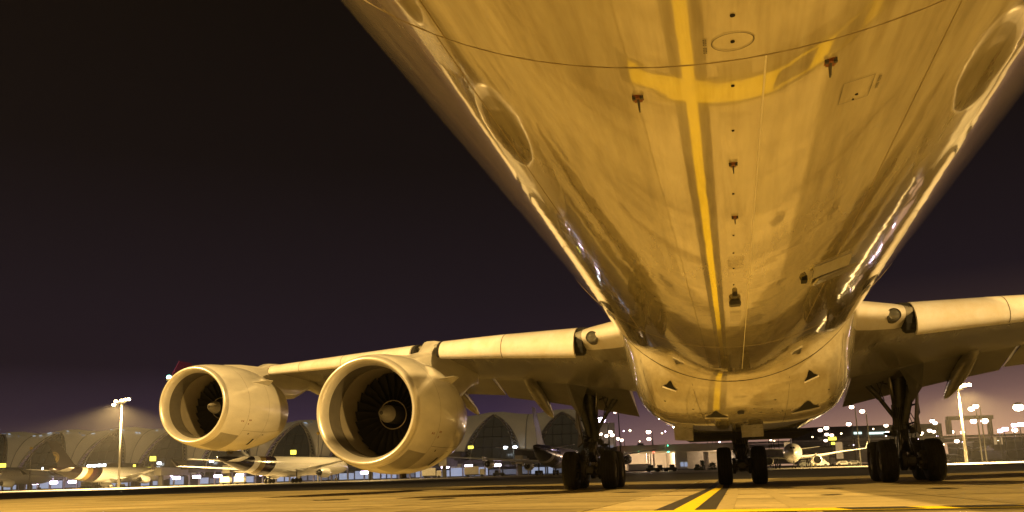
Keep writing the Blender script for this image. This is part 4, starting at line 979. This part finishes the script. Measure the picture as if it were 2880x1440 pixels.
# ================================================================== lamps and signs
ORD = ['first', 'second', 'third', 'fourth', 'fifth', 'sixth', 'seventh', 'eighth', 'ninth', 'tenth', 'eleventh', 'twelfth', 'thirteenth', 'fourteenth', 'fifteenth', 'sixteenth', 'seventeenth', 'eighteenth', 'nineteenth', 'twentieth', 'twenty-first', 'twenty-second', 'twenty-third', 'twenty-fourth', 'twenty-fifth', 'twenty-sixth', 'twenty-seventh', 'twenty-eighth', 'twenty-ninth', 'thirtieth', 'thirty-first', 'thirty-second', 'thirty-third', 'thirty-fourth', 'thirty-fifth', 'thirty-sixth', 'thirty-seventh', 'thirty-eighth', 'thirty-ninth', 'fortieth', 'forty-first', 'forty-second', 'forty-third', 'forty-fourth', 'forty-fifth', 'forty-sixth', 'forty-seventh']
def street_lamp(x, y, D, r, mat, label, group=None, pole=True, name='street_lamp'):
    """mast, cross arm, hooded head and a glowing globe"""
    p = at(x, y, D); o = empty(name, (p.x, p.y, -.06)); h = p.z + .06
    tag(o, label, 'lamp', group)
    up = MB().lathe([(-r * .75, .02), (-r * .55, r * .7), (0, r), (r * .5, r * .8), (r * .8, r * .2)], (0, 0, h), 'Z', 14, (True, True)); up.build('globe', mat, o, smooth=True, off=(0, 0, 0))
    if pole:
        MB().tube([(RGT.x * r * 1.5, RGT.y * r * 1.5, 0), (RGT.x * r * 1.5, RGT.y * r * 1.5, h * .5), (RGT.x * r * 1.4, RGT.y * r * 1.4, h - .2), (RGT.x * r * .4, RGT.y * r * .4, h + r * .9)], [.2, .16, .12, .09], 7).build('pole', 'mast_dark', o, smooth=True, off=(0, 0, 0))
        MB().lathe([(r * .55, r * .95), (r * .9, r * .6), (r * 1.05, .05)], (0, 0, h), 'Z', 12, (False, True)).build('hood', 'pole_steel', o, smooth=True, off=(0, 0, 0))
    return o
LAMPS = [(1649, 1242, 1), (1689, 1221, 1), (1706, 1226, 1), (1716, 1215, 1.15), (1722, 1224, 1.1), (1730, 1158, 1.1), (1739, 1234, 1), (1748, 1238, 1), (1824, 1215, 1.3), (1825, 1235, 1.1), (1978, 1215, 1.2), (1995, 1232, 1), (2004, 1229, 1.05),
         (2150, 1223, 1.3), (2159, 1227, 1), (2163, 1207, 1.2), (2179, 1224, 1.1), (2307, 1210, 1.1), (2322, 1239, .9), (2324, 1204, 1.25), (2325, 1222, 1), (2339, 1224, 1), (2387, 1193, 1.25), (2395, 1145, 1.2), (2425, 1157, 1.3), (2492, 1197, 1.1), (2496, 1217, 1),
         (2592, 1218, .9), (2614, 1211, 1.1), (2622, 1184, 1.2), (2626, 1214, 1), (2630, 1190, 1.1), (2676, 1215, 1.2), (2691, 1241, 1.2), (2707, 1216, 1.1), (2732, 1150, 1.6), (2738, 1185, 1.6), (2744, 1143, 1.5), (2769, 1184, 1.8), (2854, 1210, 1.4), (2864, 1146, 2.5)]
for i, (x, y, r) in enumerate(LAMPS):
    D = 330 if y > 1195 else 250 if y > 1165 else 215
    street_lamp(x, y, D, r * .62 * D / 260, 'lamp_amber' if r > 2 else 'lamp_sodium', '%s lamp from the left among the pinkish road lamps on the right side' % ORD[i], 'road lamps beyond the apron', pole=True)
random.seed(5)
for i, x in enumerate(sorted(random.sample(range(1745, 2870, 9), 34))):
    street_lamp(x, random.uniform(1205, 1252), random.uniform(340, 420), random.uniform(.30, .5), random.choice(('lamp_sodium', 'lamp_amber', 'lamp_amber', 'lamp_mauve')), '%s small distant lamp from the left along the elevated roadway' % ORD[i], 'small distant lamps beyond the apron', pole=False)
# lamps further along the road, past the picture edge
for k, x in enumerate((2960, 3060, 3150, 3300, 3420, 3600, 3800, 4100, 4500)):
    street_lamp(x, 1195 - (k % 3) * 18, 230 + 12 * (k % 4), .9, 'lamp_sodium' if k % 3 else 'lamp_mauve', '%s road lamp past the right edge of the picture, counted from the edge' % ORD[k], 'road lamps past the picture edge', pole=True)
street_lamp(1692, 1181, 250, 1.25, 'lamp_mauve', 'violet-white floodlight on a pale mast beside the near left wheels')
for i, (x, y, w) in enumerate(((2813, 1212, 11), (2827, 1207, 14), (2852, 1196, 12), (2871, 1194, 15))):
    p = at(x, y, 240); o = empty('floodlight', (p.x, p.y, -.06)); tag(o, '%s bluish-white floodlight from the left in the bank at the right edge' % ORD[i], 'lamp', 'bluish floodlights at the right edge')
    h = p.z + .06; MB().box((0, 0, h), (w * .12, .5, .95), Matrix.Rotation(YAW, 3, 'Z')).build('lens', 'lamp_mauve', o, bevel=.12, off=(0, 0, 0)); MB().tube([(RGT.x * .3 + FWD.x * .6, RGT.y * .3 + FWD.y * .6, 0), (FWD.x * .6, FWD.y * .6, h + .3)], .14, 6).build('pole', 'mast_dark', o, off=(0, 0, 0))
# gate lamps in a row under the vaults
GATE = [(97, 1359), (151, 1357), (203, 1355), (496, 1344), (553, 1341), (613, 1339), (674, 1337), (740, 1334), (858, 1331), (1025, 1329), (1110, 1324), (1190, 1319), (1252, 1313), (1318, 1311), (1398, 1308)]
def wall_lamp(x, y, w, hh, mat, label, group, D=None):
    D = D or lerp(352, 306, x / 1715.0); p = at(x, y, D)
    o = empty('gate_lamp', (p.x, p.y, p.z)); tag(o, label, 'lamp', group); M = Matrix.Rotation(YAW, 3, 'Z'); k = D / FPX
    MB().box((0, 0, 0), (w * k, .5, hh * k), M).build('lens', mat, o, bevel=.15, off=(0, 0, 0))
    MB().box((0, 0, hh * k * .72), (w * k * 1.08, .7, hh * k * .3), M).build('housing', 'far_wall_dark', o, off=(0, 0, 0))
    MB().tube([FWD * .5 + Vector((0, 0, hh * k * .5)), FWD * 4.5 + Vector((0, 0, hh * k * .5 + .6))], .10, 6).build('bracket', 'pole_steel', o, off=(0, 0, 0)); return o
for i, (x, y) in enumerate(GATE): wall_lamp(x, y, 22, 8, 'lamp_mauve', '%s violet-white gate lamp from the left under the concourse' % ORD[i], 'violet gate lamps along the concourse', lerp(340, 297, x / 1715.0))
UP = [(124, 1318), (133, 1317), (148, 1316), (165, 1314), (251, 1311), (265, 1310), (280, 1309), (295, 1308), (309, 1308), (324, 1308), (338, 1307), (448, 1303), (595, 1297), (644, 1294), (658, 1293), (1362, 1298), (1422, 1259), (1448, 1258)]
for i, (x, y) in enumerate(UP): wall_lamp(x, y, 12, 7, 'lamp_white', '%s small white lamp from the left on the concourse glass level' % ORD[i], 'white lamps on the upper concourse level')
def sign(x, y, w, hh, D, label, mat='sign_yellow'):
    p = at(x, y, D); k = D / FPX; o = empty('lit_sign', (p.x, p.y, -.06)); tag(o, label, 'sign'); M = Matrix.Rotation(YAW, 3, 'Z'); h = p.z + .06
    MB().box((0, 0, h), (w * k, .3, hh * k), M).build('face', mat, o, bevel=.06, off=(0, 0, 0))
    MB().box(Vector((0, 0, h)) + FWD * .25, (w * k * 1.12, .15, hh * k * 1.2), M).build('frame', 'far_wall_dark', o, off=(0, 0, 0))
    MB().tube([FWD * .4, FWD * .4 + Vector((0, 0, h))], .12, 6).build('post', 'pole_steel', o, off=(0, 0, 0))
sign(8, 1309, 17, 11, 330, 'yellow lit stand sign above the airliner nose at the left edge')
sign(430, 1290, 17, 13, 322, 'yellow lit stand sign just right of the purple-tailed airliner')
sign(825, 1272, 16, 12, 300, 'yellow lit stand sign between the two near engines')
sign(378, 1310, 7, 7, 318, 'pair-left small yellow lamp sign on top of the purple-tailed airliner' if False else 'small yellow lamp sign just above the purple-tailed airliner roof')
sign(1324, 1258, 15, 8, 300, 'small yellow lit sign right of the inner engine')
sign(2341, 1233.6, 22, 9, 262, 'wide yellow lit sign below road lamps, right of the centre wheels'); sign(2343, 1247, 10, 7, 258, 'small yellow lit sign hanging under the wide yellow sign')

# high mast floodlights
def high_mast(x, ytop, D, label, power, r=.55, aim=None):
    p = at(x, ytop, D); o = empty('floodlight_mast', (p.x, p.y, -.06)); tag(o, label, 'mast', 'high floodlight masts'); h = p.z + .06
    MB().tube([(0, 0, 0), (0, 0, h * .5), (0, 0, h)], [.34, .26, .18], 12).build('mast', 'mast_dark', o, smooth=True, off=(0, 0, 0))
    MB().lathe([(-.5, .3), (-.3, 1.1), (-.1, 1.1), (0, .3)], (0, 0, h), 'Z', 14, (True, True)).build('head_frame', 'pole_steel', o, off=(0, 0, 0))
    for q, dz in ((-2.1, -.9), (-1.5, .1), (0.1, .3), (1.3, .55), (2.2, .6)):
        c = RGT * q + Vector((0, 0, h + dz)) - FWD * .6
        L_ = MB().lathe([(-.3, .1), (-.28, r * .8), (0, r), (.3, r * .8), (.4, .1)], c, 'Z', 12, (True, True)).build('lamp', 'lamp_flood', o, smooth=True, off=(0, 0, 0))
        MB().tube([c + FWD * .3, Vector((0, 0, h - .2))], .10, 6).build('arm', 'pole_steel', o, off=(0, 0, 0))
    for sg, pw in ((-1, power),):
        l = bpy.data.lights.new('mast_light', 'SPOT'); l.energy = pw; l.color = SODIUM2; l.spot_size = math.radians(156); l.spot_blend = .25; l.shadow_soft_size = 1.5
        lo = bpy.data.objects.new('mast_light', l); COL.objects.link(lo); lo.location = Vector((p.x, p.y, p.z - 1.2)) - FWD * 3.0
        lo.rotation_euler = ((0, 0, 0)) if aim is None else (Vector(aim) - lo.location).to_track_quat('-Z', 'Y').to_euler()
    return o
SODIUM2 = (1.0, 0.66, 0.24)
high_mast(343, 1130, 244, 'tall lit floodlight mast left of the outer engine', 1.05e6)
high_mast(2694, 1092, 185, 'tall floodlight mast half hidden by the right flap fairing', 7e5)
high_mast(1040, 1118, 258, 'added floodlight mast, unseen behind the inner engine', 0.5e5)  # added mast, hidden by the engine, to light the far stands
for x, yt, D in ((88, 1260, 300), (895, 1218, 290)):
    p = at(x, yt, D); o = empty('lamp_post', (p.x, p.y, -.06)); tag(o, ('short unlit' if x < 500 else 'slim') + (' pole in front of the concourse near the left edge' if x < 500 else ' pole in front of the concourse between the near engines'), 'pole'); h = p.z
    MB().tube([(0, 0, 0), (0, 0, h)], [.25, .16], 8).build('post', 'pole_steel', o, off=(0, 0, 0)); MB().lathe([(-.5, .2), (-.2, .55), (.2, .55), (.5, .2)], (0, 0, h), 'Z', 10, (True, True)).build('head', 'truck_yellow', o, smooth=True, off=(0, 0, 0))

# ================================================================== right-hand buildings and roads
def cbox(x0, x1, y0, y1, D, depth):
    """box whose face toward the photographer spans the given picture positions at distance D"""
    a, b = at(x0, y1, D), at(x1, y1, D); zt = (at((x0 + x1) / 2, y0, D)).z; zb = (at((x0 + x1) / 2, y1, D)).z; f = FWD * depth
    P = lambda p, z, ff: Vector((p.x, p.y, z)) + ff
    o = Vector((0, 0, 0))
    return MB().hexa([P(a, zb, o), P(b, zb, o), P(a, zb, f), P(b, zb, f), P(a, zt, o), P(b, zt, o), P(a, zt, f), P(b, zt, f)])
def bld(name, label, cat, x, D):
    p = gnd(x, D); return tag(empty(name, p), label, cat)
hb = bld('hangar', 'low beige pier building with lit columns behind the near wheels', 'building', 1900, 300)
cbox(1735, 2110, 1250, 1270, 300, 25).build('roof_slab', 'far_beige', hb); cbox(1900, 1935, 1270, 1318, 301, 20).build('wall', 'far_beige', hb); cbox(1935, 1985, 1268, 1318, 306, 3).build('wall', 'far_wall', hb)
cbox(1735, 2110, 1270, 1318, 316, 1).build('back_wall', 'far_beige', hb)
for x_ in (1800, 1868, 2030):
    l = bpy.data.lights.new('pier_light', 'POINT'); l.energy = 4500; l.color = (1.0, 0.70, 0.42); l.shadow_soft_size = .6
    lo = bpy.data.objects.new('pier_light', l); COL.objects.link(lo); lo.location = at(x_, 1280, 303)
for x, w in ((1766, 4), (1822, 4), (1830, 3), (1838, 5), (1900, 6), (1983, 6), (1990, 5), (2068, 6)): cbox(x, x + w, 1270, 1324, 300, 1.2).build('column', 'gate_white', hb)
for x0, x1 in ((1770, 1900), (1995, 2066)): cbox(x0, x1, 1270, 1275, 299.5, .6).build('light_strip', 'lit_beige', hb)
for x0, x1 in ((1915, 1923), (1926, 1934)): cbox(x0, x1, 1300, 1312, 300.6, .3).build('window', 'lit_room', hb)
cbox(1768, 1830, 1305, 1322, 298, .4).build('barrier', 'gate_white', hb)
for x, y, m_ in ((1760, 1277, 'lamp_red'), (1838, 1272, 'lamp_red'), (1880, 1271, 'lamp_green'), (1797, 1271, 'lamp_green'), (1878, 1253, 'lamp_green')):
    p = at(x, y, 297); o = MB().lathe([(-.3, .05), (0, .5 if x != 1878 else .25), (.3, .05)], (0, 0, 0), 'Z', 10, (True, True)).build('signal_light', m_, smooth=True); o.location = p
    tag(o, {1760: 'red signal light at the left end of the lit pier roof', 1838: 'red signal light on the lit columns of the pier', 1880: 'large green signal light below the far wing', 1797: 'small green signal light above the far engine', 1878: 'faint green light on the far wing'}[x], 'light')
via = bld('viaduct', 'long elevated roadway crossing behind the right-hand wheels', 'bridge', 2400, 380)
cbox(1735, 3400, 1236, 1246, 380, 14).build('deck', 'far_wall', via); cbox(1735, 3400, 1229, 1235, 380, .5).build('parapet', 'far_beige', via)
for x in range(1800, 3400, 150): cbox(x, x + 14, 1246, 1320, 383, 3).build('pier', 'far_wall', via)
off = bld('office_block', 'dark low office block with lit window strips behind the right wheels', 'building', 2440, 430)
cbox(2290, 2660, 1196, 1300, 430, 30).build('wall', 'far_wall_dark', off)
for x0, x1 in ((2401, 2424), (2442, 2494)): cbox(x0, x1, 1215, 1221, 429.3, .4).build('window', 'lit_window', off)
for x in range(2300, 2650, 26): cbox(x, x + 18, 1228, 1238, 429.3, .4).build('window', 'dark_glass', off)
cg = bld('cargo_shed', 'long grey cargo shed at ground level behind the small airliner', 'building', 2400, 280)
cbox(2085, 2620, 1262, 1300, 285, 18).build('wall', 'far_wall', cg); cbox(2085, 2620, 1258, 1262, 284, 20).build('roof_edge', 'far_wall', cg)
for x in range(2100, 2610, 44): cbox(x, x + 30, 1272, 1300, 284.5, .3).build('door', 'far_wall', cg)
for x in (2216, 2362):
    o = cbox(x, x + 11, 1243, 1290, 270, 2.5).build('uplit_column', 'lit_beige'); tag(o, 'warm uplit pillar right of the %s' % ('small airliner tail' if x < 2300 else 'wide yellow sign'), 'pillar')  # pillars emit by themselves, the uplighting put into the material
gt = bld('sign_gantry', 'pale square sign gantry over the road behind the right flap fairing', 'gantry', 2730, 300)
cbox(2666, 2795, 1169, 1180, 300, 1.5).build('beam', 'far_beige', gt); cbox(2668, 2680, 1180, 1222, 300, 1.5).build('leg', 'far_beige', gt); cbox(2786, 2795, 1175, 1222, 300, 1.5).build('leg', 'far_beige', gt); cbox(2660, 2880, 1222, 1226, 301, 1.5).build('walkway', 'far_beige', gt)
end = bld('link_building', 'pale link building at the end of the concourse, lit bluish', 'building', 1690, 335)
cbox(1640, 1735, 1190, 1320, 338, 20).build('wall', 'far_wall', end)
for k in range(4): cbox(1646 + k * 22, 1662 + k * 22, 1252, 1300, 337, .4).build('window', 'lit_room_dim', end)
rb = bld('service_building', 'low service building beyond the far right airliner', 'building', 2820, 320)
cbox(2740, 3100, 1240, 1292, 325, 18).build('wall', 'far_wall_dark', rb); cbox(2740, 3100, 1236, 1240, 324, 20).build('roof_edge', 'far_wall', rb)
for x, m_ in ((2798, 'lit_beige'), (2814, 'lit_beige')): cbox(x, x + 7, 1230, 1250, 323.6, .3).build('window', m_, rb)
kx = bld('gatehouse', 'small gable-roofed booth right of the far airliner tail', 'booth', 2782, 245)
cbox(2765, 2830, 1267, 1291, 245, 6).build('wall', 'far_wall_dark', kx)
a, b, t_ = at(2764, 1267, 245), at(2800, 1266, 245), at(2781, 1254, 245); MB().prism([a, b, t_], FWD * 5).build('roof', 'far_wall', kx)

# ================================================================== ground vehicles
VW = MB().lathe([(-.14, .2), (-.15, .42), (.15, .42), (.14, .2)], (0, 0, 0), 'Y', 14, (True, True)).build('tyre', 'tyre_rubber'); VWM = VW.data; bpy.data.objects.remove(VW)
def vehicle(kind, x, D, label, face=1, s=1.0):
    o = empty(kind, gnd(x, D), YAW); o.scale = (s * face, s, s); z = (0, 0, 0)
    tag(o, label, {'box_truck': 'truck', 'parked_car': 'car', 'cargo_dolly': 'dolly', 'tow_tractor': 'tractor', 'van': 'van'}[kind], 'ground vehicles by the terminal')
    def b(nm, c, d, mat, bev=.06): return MB().box(c, d).build(nm, mat, o, bevel=bev, off=z)
    if kind == 'box_truck':
        b('cargo_box', (-1.0, 0, 2.1), (4.6, 2.3, 2.5), 'truck_white'); b('cab', (2.4, 0, 1.5), (1.7, 2.2, 2.0), 'truck_white', .15); b('windscreen', (3.2, 0, 1.95), (.2, 1.9, .8), 'car_glass'); b('chassis', (0, 0, .7), (6.4, 2.0, .3), 'truck_dark'); wx = (-2.2, 2.3); hw = 1.0
    elif kind == 'cargo_dolly':
        MB().loft([[(-1.5, -1.1, .75), (1.5, -1.1, .75), (1.5, -1.1, 1.9), (1.2, -1.1, 2.4), (-1.5, -1.1, 2.4)], [(-1.5, 1.1, .75), (1.5, 1.1, .75), (1.5, 1.1, 1.9), (1.2, 1.1, 2.4), (-1.5, 1.1, 2.4)]]).build('container', 'truck_white', o, off=z); b('deck', (0, 0, .55), (3.6, 2.2, .2), 'truck_dark'); b('tow_bar', (2.3, 0, .45), (1.4, .12, .1), 'truck_dark', .02); wx = (-1.2, 1.2); hw = .95
    elif kind == 'tow_tractor':
        b('body', (0, 0, .75), (3.6, 1.8, .7), 'truck_dark'); b('cab', (-.6, 0, 1.5), (1.3, 1.6, .9), 'truck_dark', .1); b('window', (-.6, 0, 1.6), (1.1, 1.66, .5), 'car_glass'); b('bumper', (1.9, 0, .6), (.3, 1.7, .3), 'truck_yellow'); wx = (-1.2, 1.2); hw = .85
    else:
        hgt = 1.45 if kind == 'parked_car' else 2.1
        pr = [(-2.2, .45), (-2.25, .9), (-1.9, .98), (-1.35, hgt), (.7, hgt), (1.3, 1.0), (2.15, .85), (2.25, .45)] if kind == 'parked_car' else [(-2.4, .45), (-2.45, 1.6), (-2.3, hgt), (1.1, hgt), (1.9, 1.2), (2.4, 1.0), (2.45, .45)]
        MB().prism([(p_, -.88, q_) for p_, q_ in pr], (0, 1.76, 0)).build('body', 'truck_white', o, bevel=.06, off=z)
        b('window', (-.25, 0, hgt - .32), (1.7 if kind == 'parked_car' else 2.6, 1.80, .38), 'car_glass'); wx = (-1.4, 1.4); hw = .80
    for xx in wx:
        for yy in (-hw, hw): mesh_obj(VWM, 'tyre', o, (xx, yy, .42))
vehicle('cargo_dolly', 636, 262, 'pale cargo container on a dolly, left one of the two below the outer engine'); vehicle('cargo_dolly', 676, 262, 'pale cargo container on a dolly, right one of the two below the outer engine')
vehicle('box_truck', 1335, 268, 'box truck under the far left wing beyond the inner engine'); vehicle('tow_tractor', 1402, 262, 'dark tow tractor below the far outer engine')
vehicle('tow_tractor', 1836, 240, 'dark low tractor in front of the lit pier, left one'); vehicle('tow_tractor', 1885, 240, 'dark low tractor in front of the lit pier, middle one', -1); vehicle('tow_tractor', 1862, 246, 'dark tractor between the two low tractors by the lit pier')
vehicle('van', 2305, 226, 'pale van right of the small airliner'); vehicle('box_truck', 2318, 248, 'pale box truck behind the van right of the small airliner'); vehicle('parked_car', 2372, 232, 'pale saloon car left of the near right wheels'); vehicle('parked_car', 2398, 238, 'second pale saloon car, nearest the right wheels', -1)
vehicle('tow_tractor', 2265, 222, 'tow tractor just right of the small airliner nose'); vehicle('box_truck', 2122, 235, 'box truck between the centre wheels and the small airliner', -1)
vehicle('van', 300, 300, 'pale van under the purple-tailed airliner'); vehicle('cargo_dolly', 245, 310, 'pale container dolly behind the purple-tailed airliner'); vehicle('box_truck', 1215, 280, 'box truck below the inner engine'); vehicle('tow_tractor', 2700, 240, 'tow tractor under the far right airliner')
def shrub(x, D, w, h, label):
    o = empty('shrub', gnd(x, D)); tag(o, label, 'shrub', 'shrubs in front of the pier'); m = MB()
    for k in range(260):
        a, r, zz = random.uniform(0, 2 * PI), random.random() ** .6 * w, random.random()
        c = Vector((math.cos(a) * r * (1 - zz * .5), math.sin(a) * r * (1 - zz * .5), zz * h)); d1 = Vector((random.uniform(-1, 1), random.uniform(-1, 1), random.uniform(-.6, 1))).normalized() * .28; d2 = d1.orthogonal().normalized() * .16
        m.add([c - d1, c + d2, c + d1, c - d2], [(0, 1, 2, 3)])
    m.build('foliage', 'leaf_dark', o, off=(0, 0, 0), recalc=False); MB().tube([(0, 0, 0), (0.1, 0, h * .6)], .1, 6).build('stem', 'truck_dark', o, off=(0, 0, 0))
for i, (x, w, h) in enumerate(((1962, 1.2, 1.8), (1976, 1.0, 3.0), (2004, 1.8, 2.2), (2030, 1.4, 1.9))): shrub(x, 262, w, h, '%s dark shrub from the left in front of the lit pier' % ORD[i])
# ================================================================== night haze
def haze(density):
    m, n, l, b = new_mat('night_air'); n.remove(b)
    pv = n.new('ShaderNodeVolumePrincipled'); pv.inputs['Color'].default_value = (0.92, 0.88, 0.90, 1); pv.inputs['Density'].default_value = density; pv.inputs['Anisotropy'].default_value = 0.2
    l.new(pv.outputs[0], n['Material Output'].inputs['Volume'])
    o = MB().box((-40, 210, 15.4), (1500, 900, 33)).build('haze', 'night_air'); tag(o, 'thin night haze hanging over the apron', kind='stuff'); return o
haze(0.00012)
